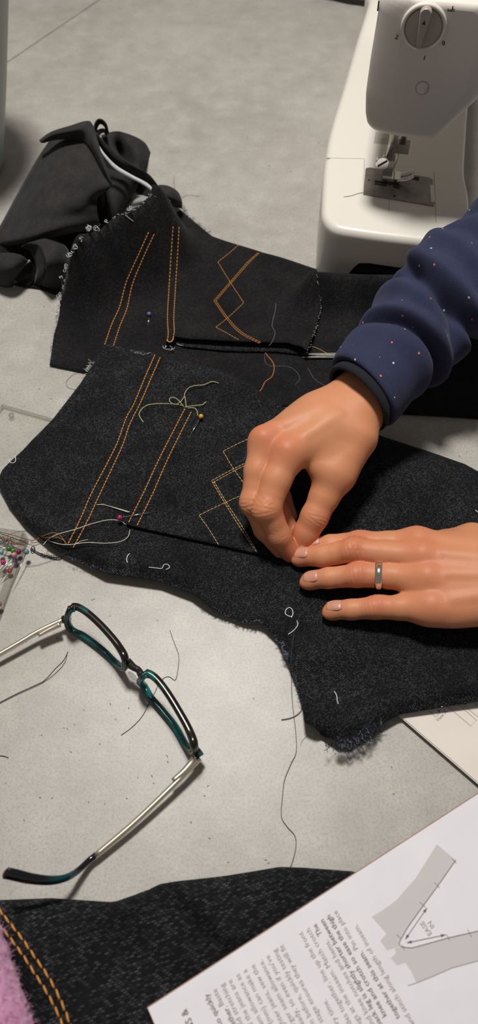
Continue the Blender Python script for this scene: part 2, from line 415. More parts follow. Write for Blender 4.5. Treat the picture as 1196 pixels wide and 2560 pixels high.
def tortoise():                             # teal acetate with dark brown streaks
    m, nt, b = newmat('teal_tortoise_acetate'); tc = N(nt, 'TexCoord').outputs['Object']
    n = noise(nt, tc, 70, 3, .55)
    c = mixc(nt, ramp(nt, n, .53, .63), (.010, .007, .005), (.004, .095, .088))
    nt.links.new(c, b.inputs['Base Color']); b.inputs['Roughness'].default_value = .22; b.inputs['Specular IOR Level'].default_value = .5
    return m
M = dict(
    table=concrete(), floor=plain('dark_floor', (.012, .010, .009), .8, var=.4, scale=8),
    denim=denim('black_denim', (.0042, .0045, .0058), (.36, .37, .40), pitch=.00062, length=.00125, amount=.40),
    denim_top=denim('black_denim_flat', (.0056, .0056, .0062), (.20, .195, .19), amount=.30, seed=3.0, pitch=.0006, length=.0012),
    denim_big=denim('black_denim_close', (.0046, .0050, .0062), (.165, .172, .18), pitch=.00120, length=.0027, amount=.44, duty=(.90, .76), off=.38, seed=5.0, patch=24),
    denim_back=denim('charcoal_denim_reverse', (.0205, .0196, .0196), (.13, .118, .115), pitch=.0008, length=.0016, amount=.40, seed=9.0, patch=60),
    pale=plain('pale_cotton_reverse', (.30, .30, .29), .95, bump=.0004, scale=900, var=.3),
    white_fray=plain('white_weft', (.62, .64, .66), .9, var=.2), grey_fray=plain('grey_blue_weft', (.13, .16, .21), .9, var=.35), navy_fray=plain('navy_warp', (.012, .016, .03), .9),
    gold=plain('amber_topstitch_thread', (.60, .255, .045), .55, bump=.0002, scale=2500, var=.3),
    gold_pale=plain('straw_topstitch_thread', (.66, .42, .15), .55, bump=.0002, scale=2500, var=.35),
    orange=plain('orange_thread', (.40, .14, .035), .6, var=.3), olive=plain('olive_cream_thread', (.42, .40, .20), .6, var=.2), cream=plain('cream_thread', (.58, .55, .44), .6, var=.15),
    dark_thread=plain('dark_navy_thread', (.035, .036, .045), .6, var=.3), hair=plain('brown_hair', (.05, .035, .025), .5), white_thread=plain('white_thread', (.68, .68, .70), .7, var=.1), grey_thread=plain('grey_thread', (.22, .23, .25), .7),
    black_thread=plain('black_thread', (.008, .008, .010), .7),
    skin=skin(), nail=plain('finger_nail', (.57, .275, .185), .32, spec=.5, var=.08, scale=300), nail_tip=plain('nail_tip', (.60, .30, .205), .33),
    jersey=fleece(), rib=plain('black_rib_knit', (.006, .007, .013), .95, bump=.0006, scale=700), pink=fuzzy_pink(),
    white_plastic=plain('warm_white_plastic', (.72, .69, .63), .33, spec=.45, bump=.00004, scale=1600), grey_plastic=plain('pale_grey_plastic', (.68, .64, .59), .42, bump=.00006, scale=2200),
    dial=plain('warm_grey_plastic', (.36, .32, .28), .38), dark=plain('dark_gap', (.015, .013, .012), .8), black_plastic=plain('black_plastic', (.012, .011, .011), .45, var=.2),
    print_=plain('dark_print', (.05, .04, .04), .7), ink=plain('brown_grey_ink', (.27, .225, .22), .8, var=.15, scale=3000), ink_bold=plain('dark_brown_ink', (.15, .11, .105), .8), ink_light=plain('grey_ink', (.33, .30, .30), .8), fill=plain('grey_print_fill', (.55, .53, .535), .75),
    steel=plain('brushed_steel', (.52, .50, .47), .36, metal=1.0, bump=.0001, scale=500, var=.25), plate=plain('worn_needle_plate', (.30, .285, .265), .42, metal=.85, var=.3, scale=90),
    chrome=plain('chrome', (.78, .77, .75), .12, metal=1.0), silver=plain('silver_ring', (.80, .76, .66), .16, metal=1.0), gilt=plain('champagne_metal', (.84, .77, .64), .36, metal=1.0),
    paper=plain('white_paper', (.735, .73, .775), .62, var=.03, scale=60), cream_paper=plain('cream_paper', (.72, .67, .61), .7, var=.03, scale=60), card=plain('brown_card_edge', (.34, .20, .15), .8),
    tortoise=tortoise(), teal=plain('teal_acetate', (.004, .135, .135), .2, spec=.5, var=.9, scale=90), lens=glassy('spectacle_lens', (.985, .99, .985), 1.5, .35), clear=glassy('clear_plastic', (.985, .985, .98), 1.5, .8), clear_edge=glassy('clear_plastic_edge', (.82, .82, .80), 1.45, 1.0),
    clear_pad=glassy('clear_nose_pad', (.75, .76, .74), 1.5, 1.6),
    tumbler=plain('grey_green_ceramic', (.30, .345, .33), .35, var=.05, scale=40),
)
def pearl(name, col): return plain('pearl_' + name, col, .18, spec=.7, coat=.4)
# ------------------------------------------------------------------ setting: floor and the two-leaf table
E1 = np.array([.855, -.519, 0]); E2 = np.array([.519, .855, 0]); UP = np.array([0, 0, 1.0])
mb = MB(); mb.box((0, .5, -.755), np.eye(3), (3, 3, .015)); tag(mb.build('floor', M['floor'], None, False), kind='structure')
table = empty('table', (.1, .4, -.74), 'large grey stone-look table top made of two leaves under everything', 'table')
def leaf(e1a, e1b):
    c = E1 * (e1a + e1b) / 2 + E2 * .29; c[2] = -.0125
    me = mesh('table_leaf', *(lambda b: (b.V, b.F))(MB().box(c, (E1, E2, UP), ((e1b - e1a) / 2, .69, .0125))))
    o = link('table_leaf', me, M['table'], table, False); bv = o.modifiers.new('bevel', 'BEVEL'); bv.width = .0012; bv.segments = 2
    return o
leaf(-.7042, .62); leaf(-1.35, -.7058)
def tleg(a, b):
    c = E1 * a + E2 * b; return MB().box((c[0], c[1], -.3825), (E1, E2, UP), (.03, .03, .3575))
for a, b in ((-1.3, -.35), (-1.3, .93), (.57, -.35), (.57, .93)): tleg(a, b).build('leg', M['dark'], table, False)
# ------------------------------------------------------------------ tumbler at the left edge
def lathe(mb, c, prof, n=48):
    V = []; Fc = []
    for r, z in prof:
        for j in range(n):
            a = 2 * math.pi * j / n; V.append((c[0] + r * math.cos(a), c[1] + r * math.sin(a), c[2] + z))
    for i in range(len(prof) - 1):
        for j in range(n): Fc.append((i * n + j, i * n + (j + 1) % n, (i + 1) * n + (j + 1) % n, (i + 1) * n + j))
    Fc.append(tuple(range(n - 1, -1, -1))); mb.add(V, Fc)
tb = P(6, 436, 0); tc_ = np.array([tb[0] - .0400, tb[1] + .010, 0])
tum = empty('tumbler', tc_, 'pale grey-green tapered tumbler cut off by the left photo edge', 'cup')
mb = MB(); lathe(mb, tc_, [(.0, .0002), (.035, .0), (.0392, .003), (.0408, .008), (.046, .025), (.0620, .08), (.0840, .16), (.0915, .19), (.0905, .1915), (.0895, .19), (.082, .16), (.060, .08), (.037, .010), (.0, .008)])
mb.build('body', M['tumbler'], tum)
# ------------------------------------------------------------------ sewing machine
MW = np.array([.983, -.1826, 0]); ML = np.array([.1826, .983, 0]); MO = np.array([.0655, .5565, 0])
def m2w(w, l, z): return MO + MW * w + ML * l + np.array([0, 0, z])
def m_l(px, py, l):                         # photo position on the machine plane l = const -> (w, z)
    p = on_plane(px, py, m2w(0, l, 0), ML) - MO; return float(p @ MW), float(p[2])
def m_z(px, py, z):
    p = P(px, py, z) - MO; return float(p @ MW), float(p @ ML)
mach = empty('sewing_machine', m2w(.06, .2, 0), 'cream white sewing machine with pressure dial, working end facing the viewer', 'sewing machine')
def rrect(w0, w1, l0, l1, R, ins, n=7):
    pts = []
    for cx, cy, a0 in ((w1 - R, l0 + R, -90), (w1 - R, l1 - R, 0), (w0 + R, l1 - R, 90), (w0 + R, l0 + R, 180)):
        for k in range(n + 1):
            a = math.radians(a0 + 90 * k / n); r = max(R - ins, .0008)
            pts.append((cx + math.cos(a) * r, cy + math.sin(a) * r))
    return pts
def loft_rings(rings):
    n = len(rings[0]); V = [p for r in rings for p in r]; Fc = []
    for i in range(len(rings) - 1):
        for j in range(n): Fc.append((i * n + j, i * n + (j + 1) % n, (i + 1) * n + (j + 1) % n, (i + 1) * n + j))
    Fc.append(tuple(range(n - 1, -1, -1))); Fc.append(tuple((len(rings) - 1) * n + j for j in range(n)))
    return V, Fc
def rprism(w0, w1, l0, l1, R, prof): return loft_rings([[m2w(a, b, z) for a, b in rrect(w0, w1, l0, l1, R, i)] for z, i in prof])
def inset(poly, d):
    q = np.array(poly); t = np.roll(q, -1, 0) - np.roll(q, 1, 0); t /= np.linalg.norm(t, axis=1)[:, None] + 1e-9
    nr = np.stack([-t[:, 1], t[:, 0]], 1)
    area = np.sum(q[:, 0] * np.roll(q[:, 1], -1) - np.roll(q[:, 0], -1) * q[:, 1])
    return q + nr * d * (1 if area > 0 else -1)
BZ = .060; FIL = .0065
def smooth_by(o, ang=40):
    me = o.data; bm = bmesh.new(); bm.from_mesh(me); bmesh.ops.recalc_face_normals(bm, faces=bm.faces)
    for e in bm.edges:
        if any(len(f.verts) > 8 for f in e.link_faces): e.smooth = False
        elif len(e.link_faces) == 2 and e.calc_face_angle(0) > math.radians(ang): e.smooth = False
    bm.to_mesh(me); bm.free(); return o
prof = [(.0, .003), (.003, .0)] + [(BZ - FIL - .004, .0)] + [(BZ - FIL + FIL * math.sin(a), FIL * (1 - math.cos(a))) for a in np.linspace(0, math.pi / 2, 9)]
bo_ = [m_z(x, y, BZ) for x, y in ((805, 520), (808, 450), (813, 395), (822, 340), (838, 280), (860, 210), (890, 105), (922, 0))]
bo_ = bo_ + [(bo_[-1][0] - .001, .40), (.060, .402), (.118, .40), (.121, .30), (.119, .15), (.119, .085), (.1235, .05), (.124, .0), (.1205, -.0115), (.112, -.0165), (.085, -.0175), (.053, -.0176), (.0270, -.0165), (.0167, -.0148), (.0094, -.0096), (.0045, -.0012)]
bo_ = resample(spline(np.array(bo_)[::-1], 6, True), .004, True)
def binset(d):
    q = inset(bo_, d) if d else bo_
    return [m2w(a, b, 0) for a, b in q]
base = MB().add(*loft_rings([[p + np.array([0, 0, z]) for p in binset(i)] for z, i in prof])).build('base', M['white_plastic'], mach); smooth_by(base)
# arched recess at the foot of the front face, with a dark liner
wa, za = m_l(872, 684, -.0165); wb, zb = m_l(905, 655, -.0165)
cut = []
for w, z in ((wa - .002, -.01), (wa - .002, za * .5), (wa, za), (wa + .004, za + (zb - za) * .6), (wb - .002, zb - .001), (wb + .006, zb + .0006), (.105, zb - .001), (.113, za), (.116, .002), (.116, -.01)): cut.append((w, z))
def extr(poly, l0, l1):
    V, Fc = loft_rings([[m2w(w, l, z) for w, z in poly] for l in (l0, l1)]); return V, Fc
cutter = link('free_arm_cutter', mesh('free_arm_cutter', *extr(cut, -.04, .09)), M['dark'], None, False)
bm = bmesh.new(); bm.from_mesh(cutter.data); bmesh.ops.recalc_face_normals(bm, faces=bm.faces); bm.to_mesh(cutter.data); bm.free()
bo = base.modifiers.new('arch', 'BOOLEAN'); bo.operation = 'DIFFERENCE'; bo.object = cutter; bo.solver = 'EXACT'
bpy.context.view_layer.update()
dg = bpy.context.evaluated_depsgraph_get(); me2 = bpy.data.meshes.new_from_object(base.evaluated_get(dg)); base.modifiers.clear(); base.data = me2
bpy.data.objects.remove(cutter)
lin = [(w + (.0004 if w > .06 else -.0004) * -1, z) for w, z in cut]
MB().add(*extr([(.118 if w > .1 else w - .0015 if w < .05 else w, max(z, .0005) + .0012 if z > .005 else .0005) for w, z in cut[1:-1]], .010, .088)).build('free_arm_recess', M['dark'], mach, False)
def flat(name, quad, z, mat, h=.0004, par=None):
    V, Fc = loft_rings([[m2w(w, l, z - .0006) for w, l in quad], [m2w(w, l, z + h) for w, l in quad]])
    return link(name, mesh(name, V, Fc), mat, par or mach, False)
def seam(a, b, wd=.0005):                   # thin joint between bed covers
    a = np.array(m_z(*a, BZ)); b = np.array(m_z(*b, BZ)); d = (b - a) / np.linalg.norm(b - a); nrm = np.array([-d[1], d[0]]) * wd / 2
    return flat('seam', [a - nrm, b - nrm, b + nrm, a + nrm], BZ, M['dial'], .00012)
seam((816, 395), (911, 397)); seam((912, 398), (910, 482)); seam((1086, 430), (1091, 556)); seam((974, 497), (973, 530), .0004)
# needle plate
pl = [m_z(x, y, BZ + .001) for x, y in ((909, 485), (1086, 514), (1083, 449), (1074, 444), (925, 419), (915, 421))]
pl_o = flat('needle_plate', pl, BZ, M['plate'], .0012)
def pz(x, y): return m_z(x, y, BZ + .0014)
def slot(x0, y0, x1, y1, wd, name='feed_slot', mat=None):
    a = np.array(pz(x0, y0)); b = np.array(pz(x1, y1)); d = (b - a) / np.linalg.norm(b - a); nr = np.array([-d[1], d[0]]) * wd / 2
    return flat(name, [a - nr, b - nr, b + nr, a + nr], BZ + .0012, mat or M['dark'], .0003, pl_o)
for q in ((938, 453, 970, 458, .0022), (974, 459, 978, 460, .003), (982, 460, 1000, 463, .0016), (938, 459, 968, 464, .0014), (984, 466, 999, 470, .0022)): slot(*q)
slot(1027, 444, 1049, 447, .0042, 'bobbin_latch'); slot(1081, 462, 1084, 505, .0034, 'cover_edge', M['white_plastic'])
slot(921, 449, 926, 450, .0016, 'screw_hole'); slot(985, 489, 990, 490, .0016, 'screw_hole')
# head: outline in the (w, z) plane of its end face
LF = .014
face = [m_l(x, y, LF) for x, y in ((912, 250), (911, 300), (914, 322), (924, 337), (945, 344), (1000, 353), (1060, 360), (1087, 361), (1094, 357), (1186, 272), (1196, 262))]
ztop = m_l(1158, 1, LF)[1]
wl = face[0][0]
hp = [(wl + .001, ztop - .010), (wl + .004, ztop - .003), (wl + .012, ztop)] + [(.100, ztop), (.1075, ztop - .004), (.110, ztop - .012)] + [(.110, face[-1][1] + .006)] + face[::-1] + [(wl, .175)]
hp = [p for i, p in enumerate(hp)]
hp = [tuple(p) for p in resample(np.array(hp), .0035, True)]
FR = .015
hc = np.array(hp).mean(0); hhw = np.abs(np.array(hp) - hc).max(0)
def hscale(d, dz): return [(hc[0] + (w - hc[0]) * (1 - d / hhw[0]), hc[1] + (z - hc[1]) * (1 - dz / hhw[1])) for w, z in hp]
def hscale2(d, dz): return [(q[0] + max(0, (hc[0] - w) / hhw[0]) ** 1.5 * d * 1.0, q[1]) for (w, z), q in zip(hp, hscale(d, dz))]
rings = [[m2w(w, LF + .012 * (1 - math.sin(a)), z) for w, z in hscale2(FR * (1 - math.cos(a)), .007 * (1 - math.cos(a)))] for a in np.linspace(0, math.pi / 2, 9)]
rings = rings[::-1] + [[m2w(w, l, z) for w, z in hp] for l in (.05, .12)]
head = link('head', mesh('head', *loft_rings(rings)), M['grey_plastic'], mach); smooth_by(head, 50)
# upper arm and pillar behind the head
arm = MB().add(*loft_rings([[m2w(w, l, max(z, .150)) for w, z in hp] for l in (.118, .30)])).build('upper_arm', M['white_plastic'], mach); smooth_by(arm, 50)
pil = MB().add(*rprism(wl + .002, .108, .285, .395, .018, [(BZ - .002, -.004), (BZ + .01, 0), (ztop - .02, 0), (ztop - .004, .003), (ztop, .012)])).build('pillar', M['white_plastic'], mach); smooth_by(pil)
hw = MB(); c = m2w(.066, .397, .165)
for k, (r, l) in enumerate([(.0, 0)]): pass
V, Fc = loft_rings([[m2w(.066 + r * math.cos(a), l, .165 + r * math.sin(a)) for a in np.linspace(0, 2 * math.pi, 32, endpoint=False)] for r, l in ((.026, .394), (.031, .398), (.032, .412), (.028, .416))])
MB().add(V, Fc).build('hand_wheel', M['grey_plastic'], mach)
# pressure dial on the end face
def disc_ring(c, prof, n=48):               # rings (radius, distance out of the face)
    return loft_rings([[m2w(c[0] + r * math.cos(a), LF - d, c[1] + r * math.sin(a)) for a in np.linspace(0, 2 * math.pi, n, endpoint=False)] for r, d in prof])
dc = m_l(1060, 68, LF); dr = abs(m_l(1118, 70, LF)[0] - m_l(1001, 70, LF)[0]) / 2
rim = MB().add(*disc_ring(dc, [(dr, -.003), (dr, .0012), (dr - .0008, .0022), (dr - .0020, .0022), (dr - .0030, .0008), (dr - .0032, -.003)])).build('dial_rim', M['grey_plastic'], mach)
dd = MB().add(*disc_ring(dc, [(dr - .0033, -.003), (dr - .0033, .0014), (dr - .0040, .0020), (.001, .0020)])).build('pressure_dial', M['dial'], mach); smooth_by(dd, 40)
a = np.array(m_l(1068, 20, LF)); b = np.array(m_l(1048, 110, LF)); ax = (b - a) / np.linalg.norm(b - a); nr = np.array([-ax[1], ax[0]])
out = []
for k in range(9): t = math.pi * k / 8; out.append(a + .0014 * ax + (-ax * math.sin(t) + nr * math.cos(t)) * .0040)
for k in range(9): t = math.pi * k / 8; out.append(b - .0014 * ax + (ax * math.sin(t) - nr * math.cos(t)) * .0017)
rg = [[m2w(w, LF - d, z) for w, z in (out if i == 0 else inset(out, i))] for d, i in ((.001, 0), (.0058, 0), (.0066, .0006))]
ptr = MB().add(*loft_rings(rg)).build('pointer', M['dial'], dd); smooth_by(ptr, 40)
tr = a + ax * .0062
t3 = [tr - ax * .0017, tr + ax * .0012 + nr * .0014, tr + ax * .0012 - nr * .0014]
MB().add(*loft_rings([[m2w(w, LF - d, z) for w, z in t3] for d in (.006, .0068)])).build('arrow_mark', M['print_'], dd, False)
cp = m_l(1057, 220, LF); cr = abs(m_l(1075, 220, LF)[0] - m_l(1040, 220, LF)[0]) / 2
g1 = MB().add(*disc_ring(cp, [(cr, -.001), (cr, .00015), (cr - .0004, .0002), (cr - .0005, -.001)])).build('cap_groove', M['dial'], mach)
MB().add(*disc_ring(cp, [(cr - .0006, -.001), (cr - .0006, .0003), (.0005, .0004)])).build('screw_cap', M['grey_plastic'], mach)
# printed marks beside the dial
def text(name, body, loc, rx, ry, size, mat, parent, bold=0.0, align='CENTER', z=0.0):
    cu = bpy.data.curves.new(name, 'FONT'); cu.body = body; cu.size = size; cu.align_x = align; cu.align_y = 'CENTER' if align == 'CENTER' else 'BOTTOM_BASELINE'; cu.offset = bold; cu.resolution_u = 2
    cu.materials.append(mat); o = bpy.data.objects.new(name, cu); COL.objects.link(o)
    rx = np.asarray(rx, float) / np.linalg.norm(rx); ry = np.asarray(ry, float); ry = ry - rx * (rx @ ry); ry /= np.linalg.norm(ry); n = np.cross(rx, ry)
    o.matrix_basis = Matrix((*[(rx[i], ry[i], n[i], loc[i]) for i in range(3)], (0, 0, 0, 1)))
    o.parent = parent; o.matrix_parent_inverse = world_of(parent).inverted()
    return o
for ch, x, y, rot in (('2', 993, 93, -.25), ('0', 1110, 108, .35), ('1', 1062, 145, .0)):
    w, z = m_l(x, y, LF); ca, sa = math.cos(rot), math.sin(rot)
    text('dial_number', ch, m2w(w, LF - .0003, z), MW * ca + UP * sa, UP * ca - MW * sa, .0040, M['print_'], mach, .00012)
mb = MB()
def fstroke(px, r=.00025): mb.tube([m2w(*(lambda q: (q[0], LF - .0001, q[1]))(m_l(x, y, LF))) for x, y in px], r, 4)
fstroke(((1120, 22), (1124, 25), (1131, 25), (1138, 23)), .0004); fstroke(((1119, 27), (1139, 29)), .00015); fstroke(((1134, 15), (1131, 25)), .0004); fstroke(((1127, 24), (1134, 23)), .0005)
mb.build('presser_foot_symbol', M['print_'], mach, False)
mb = MB()
for x, y, L in ((941, 8, 4), (940, 14, 5), (938, 21, 6), (937, 27, 3)):
    w, z = m_l(x, y, LF + .008); mb.box(m2w(wl + .0004, LF + .010, z), (MW, ML, UP), (.0005, .0006, L * .0002))
mb.build('side_print', M['print_'], mach, False)
# presser bar, thumb screw, foot, needle clamp, needle
fw, fl = m_z(968, 440, BZ + .004); zb_ = .128
def rod(w, l, z0, z1, r, name, mat, n=14): return MB().tube([m2w(w, l, z) for z in np.linspace(z0, z1, 3)], r, n).build(name, mat, mach)
bar = rod(fw, fl, BZ + .016, zb_ + .01, .0036, 'presser_bar', M['steel'])
ankle = MB().box(m2w(fw, fl, BZ + .013), (MW, ML, UP), (.0042, .0045, .0075)).build('foot_ankle', M['chrome'], mach, False)
sw, sz = m_l(957, 409, fl - .0105)
tsc = MB().add(*loft_rings([[m2w(sw + r * math.cos(t), fl - .0105 + d, sz + r * math.sin(t)) for t in np.linspace(0, 2 * math.pi, 28, endpoint=False)] for r, d in ((.0028, .009), (.0028, .0035), (.0054, .0033), (.0056, .0006), (.0050, 0))])).build('thumb_screw', M['chrome'], mach); smooth_by(tsc)
MB().box(m2w(sw, fl - .0107, sz), (MW * .77 + UP * .64, ML, UP * .77 - MW * .64), (.0045, .0004, .0006)).build('screw_slot', M['dark'], tsc, False)
lw, lz = m_l(963, 350, fl - .006); MB().box(m2w(lw, fl - .004, lz), (MW, ML, UP), (.0085, .004, .0028)).build('thread_guide', M['clear_edge'], mach, False)
foot = MB().box(m2w(fw + .004, fl, BZ + .0045), (MW, ML, UP), (.0075, .006, .0013)).build('presser_foot', M['chrome'], mach, False)
for s in (-1, 1):
    q = [m2w(fw + .009 + k, fl + s * .0042, BZ + .0042 + .0034 * (k / .011) ** 2.2) for k in np.linspace(0, .013, 8)]
    MB().tube(q, .0012, 8, up=UP, r2=.0026).build('toe', M['chrome'], foot)
nw, nl = m_z(983, 425, BZ + .003)

kw, kz = m_l(1005, 372, nl - .004); MB().box(m2w(kw, nl - .001, kz), (MW, ML, UP), (.0062, .004, .0040)).build('needle_clamp', M['plate'], mach, False)
rod(kw, nl - .001, kz + .002, zb_ + .01, .0026, 'needle_bar', M['steel'])
MB().tube([m2w(kw - .001, nl, kz), m2w((kw + nw) / 2, nl, (kz + BZ) / 2), m2w(nw, nl, BZ + .003)], [.0007, .0006, .0003], 6).build('needle', M['steel'], mach)
MB().tube([m2w(nw - .0032, nl - .004, zb_), m2w(nw - .0030, nl - .004, .09), m2w(nw - .003, nl - .003, BZ + .006)], .0005, 5).build('needle_threader_wire', M['steel'], mach)
# dark cord behind the machine
cb = [P(x, y, .004) for x, y in ((770, -22), (830, -12), (870, -3), (905, 2), (940, 8), (990, 6))]
tag(MB().tube(spline(cb, 8), .0058, 10).build('power_cord', M['black_plastic']), 'thick black power cord behind the sewing machine at the top edge', 'cord')
# ------------------------------------------------------------------ denim pieces: heights of the lying cloth
def wpx(px, z=0.004): return [tuple(P(x, y, z)[:2]) for x, y in px]
# upper trouser back (with the finished pocket)
a_rise = ridge([(195, 590), (235, 562), (300, 536), (345, 512), (388, 486)], .068, .022, .062)
a_fold = ridge([(788, 692), (860, 694), (940, 697), (1020, 700), (1300, 720)], .030, .0135, .028)
a_fold_b = ridge([(800, 664), (940, 668), (1300, 690)], -.020, .010, .01)
a_hump = bump(640, 640, .006, .05, .03)
def hA(X, Y): return np.maximum(.0022 + a_rise(X, Y) + a_fold(X, Y) + a_hump(X, Y) * .6 + waves(X, Y, .0016, 3), .0014)
# lower trouser back (the one being worked on)
B_low = wpx([(-6, 1205), (20, 1258), (60, 1310), (120, 1360), (158, 1384), (260, 1430), (400, 1452), (480, 1480)])
B_roll = wpx([(800, 1838), (850, 1858), (880, 1848), (950, 1812), (1000, 1786), (1196, 1750), (1500, 1700)])
b_seam = ridge([(370, 890), (300, 1080), (225, 1250), (170, 1362)], .0009, .005)
b_arm = ridge([(960, 1215), (1196, 1290), (1500, 1360)], .010, .035)
b_hip = ridge([(430, 950), (560, 960), (700, 1020)], .0022, .006)
b_dip = ridge([(655, 1552), (720, 1590), (800, 1650)], .004, .008)
b_dip2 = ridge([(720, 1660), (830, 1640), (1000, 1650)], .003, .012)
def edge_round(X, Y, poly, r):
    d = np.clip(dist_poly(X, Y, poly) / r, 0, 1); return np.sqrt(1 - (1 - d) ** 2)
def hB(X, Y):
    z = .0055 + b_seam(X, Y) + b_arm(X, Y) + b_hip(X, Y) + b_dip(X, Y) + b_dip2(X, Y) + waves(X, Y, .0014, 8)
    d1 = dist_poly(X, Y, B_low); z = z + .0065 * np.exp(-(d1 / .022) ** 2)
    d2 = dist_poly(X, Y, B_roll); z = z + .010 * np.exp(-(d2 / .020) ** 2)
    e = np.minimum(edge_round(X, Y, B_low, .008), edge_round(X, Y, B_roll, .010))
    return np.maximum(z * (.22 + .78 * e), .0016)
# close piece at the bottom of the photo (pressed flat under the booklet)
def planes3(a, b, c):
    A = P(*a); B = P(*b); Cc = P(*c); n = np.cross(B - A, Cc - A); return A, n / np.linalg.norm(n) * (1 if n[2] > 0 else -1)
bp0, bn = planes3((370, 2520, .0170), (1196, 1985, .0072), (1196, 2560, .0105))
_e = on_plane(1196, 1985, bp0, bn) - on_plane(370, 2520, bp0, bn); _e /= np.linalg.norm(_e); _f = np.cross(bn, _e)
def BKZ(X, Y):                              # underside of the booklet, 0 where it does not reach
    X = np.asarray(X, float); Y = np.asarray(Y, float); z = bp0[2] - ((X - bp0[0]) * bn[0] + (Y - bp0[1]) * bn[1]) / bn[2]
    u = (X - bp0[0]) * _e[0] + (Y - bp0[1]) * _e[1]; v = (X - bp0[0]) * _f[0] + (Y - bp0[1]) * _f[1]
    return np.where((u > -.002) & (v < .002), z, 0)
D_edge = wpx([(-80, 2252), (0, 2250), (130, 2245), (280, 2255), (400, 2210), (560, 2190), (700, 2167), (760, 2169), (880, 2178), (1000, 2200)], .006)
d_v = ridge([(395, 2212), (440, 2262), (500, 2330), (570, 2385)], -.0085, .0062, .01)
d_r1 = ridge([(430, 2225), (520, 2310), (600, 2360)], .0050, .010, .01)
d_r2 = ridge([(330, 2262), (440, 2350), (520, 2420)], .0040, .013, .01)
d_r3 = ridge([(690, 2180), (600, 2260), (560, 2330)], .0025, .009, .01)
d_v2 = ridge([(640, 2200), (575, 2270)], -.0018, .006, .01)
d_step = wpx([(-60, 2250), (-20, 2290), (25, 2350), (70, 2430), (108, 2500), (135, 2580)], .012)
def hD(X, Y):
    z = .0105 + d_v(X, Y) + d_r1(X, Y) + d_r2(X, Y) + d_r3(X, Y) + d_v2(X, Y) + waves(X, Y, .0014, 21)
    return np.maximum(z * (.15 + .85 * edge_round(X, Y, D_edge, .011)), .0015)

# ---- stitching and fraying
def onsurf(px, zf, lift, n=6): return np.array([PS(x, y, zf, lift) for x, y in spline(np.array(px, float), n)])
def stitches(name, px, zf, mat, parent, pitch=.0027, gap=.00030, r=.00042, lift=.0002, kind='stuff', sag=.00022):
    q = resample(onsurf(px, zf, lift), pitch); mb = MB()
    for a, b in zip(q[:-1], q[1:]):
        d = (b - a) / (np.linalg.norm(b - a) + 1e-12); a2 = a + d * gap / 2; b2 = b - d * gap / 2; t = np.linspace(0, 1, 4)
        pts = a2[None] + (b2 - a2)[None] * t[:, None]; pts[0, 2] -= sag; pts[-1, 2] -= sag
        mb.tube(pts, [r * .55, r, r, r * .55], 6)
    return mb.build(name, mat, parent, kind=kind)
def fray(name, px, zf, mat, parent, dens=500, length=.003, r=.00012, out=None, curl=.5, lift=0.0, seed=0, jit=.0006):
    """loose weft ends along a raw edge; out = photo point on the outer side"""
    rg = np.random.default_rng(seed); q = resample(onsurf(px, zf, lift), .001); mb = MB()
    o = P(*out)[:2] if out else None
    L = len(q) * .001; n = int(dens * L)
    for _ in range(n):
        i = rg.integers(0, len(q) - 1); p = q[i]; t = q[min(i + 1, len(q) - 1)] - q[max(i - 1, 0)]; t /= np.linalg.norm(t) + 1e-9
        nr = np.array([-t[1], t[0], 0])
        if o is not None and (o - p[:2]) @ nr[:2] < 0: nr = -nr
        ln = length * rg.uniform(.25, 1.0); c = rg.normal(0, curl); v = rg.normal(0, curl * .5)
        p0 = p + rg.normal(0, jit, 3) * (1, 1, .5) - nr * .0006
        pts = [p0, p0 + nr * ln * .4 + t * c * ln * .2, p0 + nr * ln * .75 + t * c * ln * .6 + UP * v * ln * .3, p0 + nr * ln * (.9 + .2 * v) + t * c * ln * 1.2 + UP * v * ln * .4]
        pts = np.array(pts); pts[:, 2] = np.maximum(pts[:, 2], .0004)
        mb.tube(pts, [r, r, r, r * .6], 3)
    return mb.build(name, mat, parent, kind='stuff')

# ---- upper trouser back
pA = empty('trouser_back', PS(420, 760, hA), 'upper black denim trouser back with finished pocket and frayed left edge, reaching under the sleeve', 'denim piece', 'denim trouser backs')
outA = [(124, 912), (135, 835), (150, 745), (172, 650), (212, 585), (280, 548), (345, 517), (378, 486), (425, 500), (470, 540), (530, 590), (660, 632), (790, 672), (830, 678), (900, 681), (1010, 686), (1110, 694), (1330, 720),
        (1330, 1058), (1196, 1046), (1000, 1034), (860, 1024), (707, 1013), (640, 1040), (560, 1060), (330, 985), (235, 905), (217, 931), (170, 921)]
cloth('trouser_panel', outA, hA, M['denim_top'], pA, .0028, uvrot=.5)
yl = [(262, 862), (279, 812), (300, 765), (316, 705), (345, 640), (372, 580)]; yr = [(284, 864), (300, 815), (318, 770), (331, 712), (358, 645), (386, 585)]
stitches('yoke_stitching', yl, hA, M['gold'], pA); stitches('yoke_stitching', yr, hA, M['gold'], pA)
fray('frayed_edge', [(126, 905), (135, 835), (150, 745), (172, 650), (212, 585), (250, 562)], hA, M['grey_fray'], pA, 900, .0022, .00016, (0, 700), .6, .0, 1)
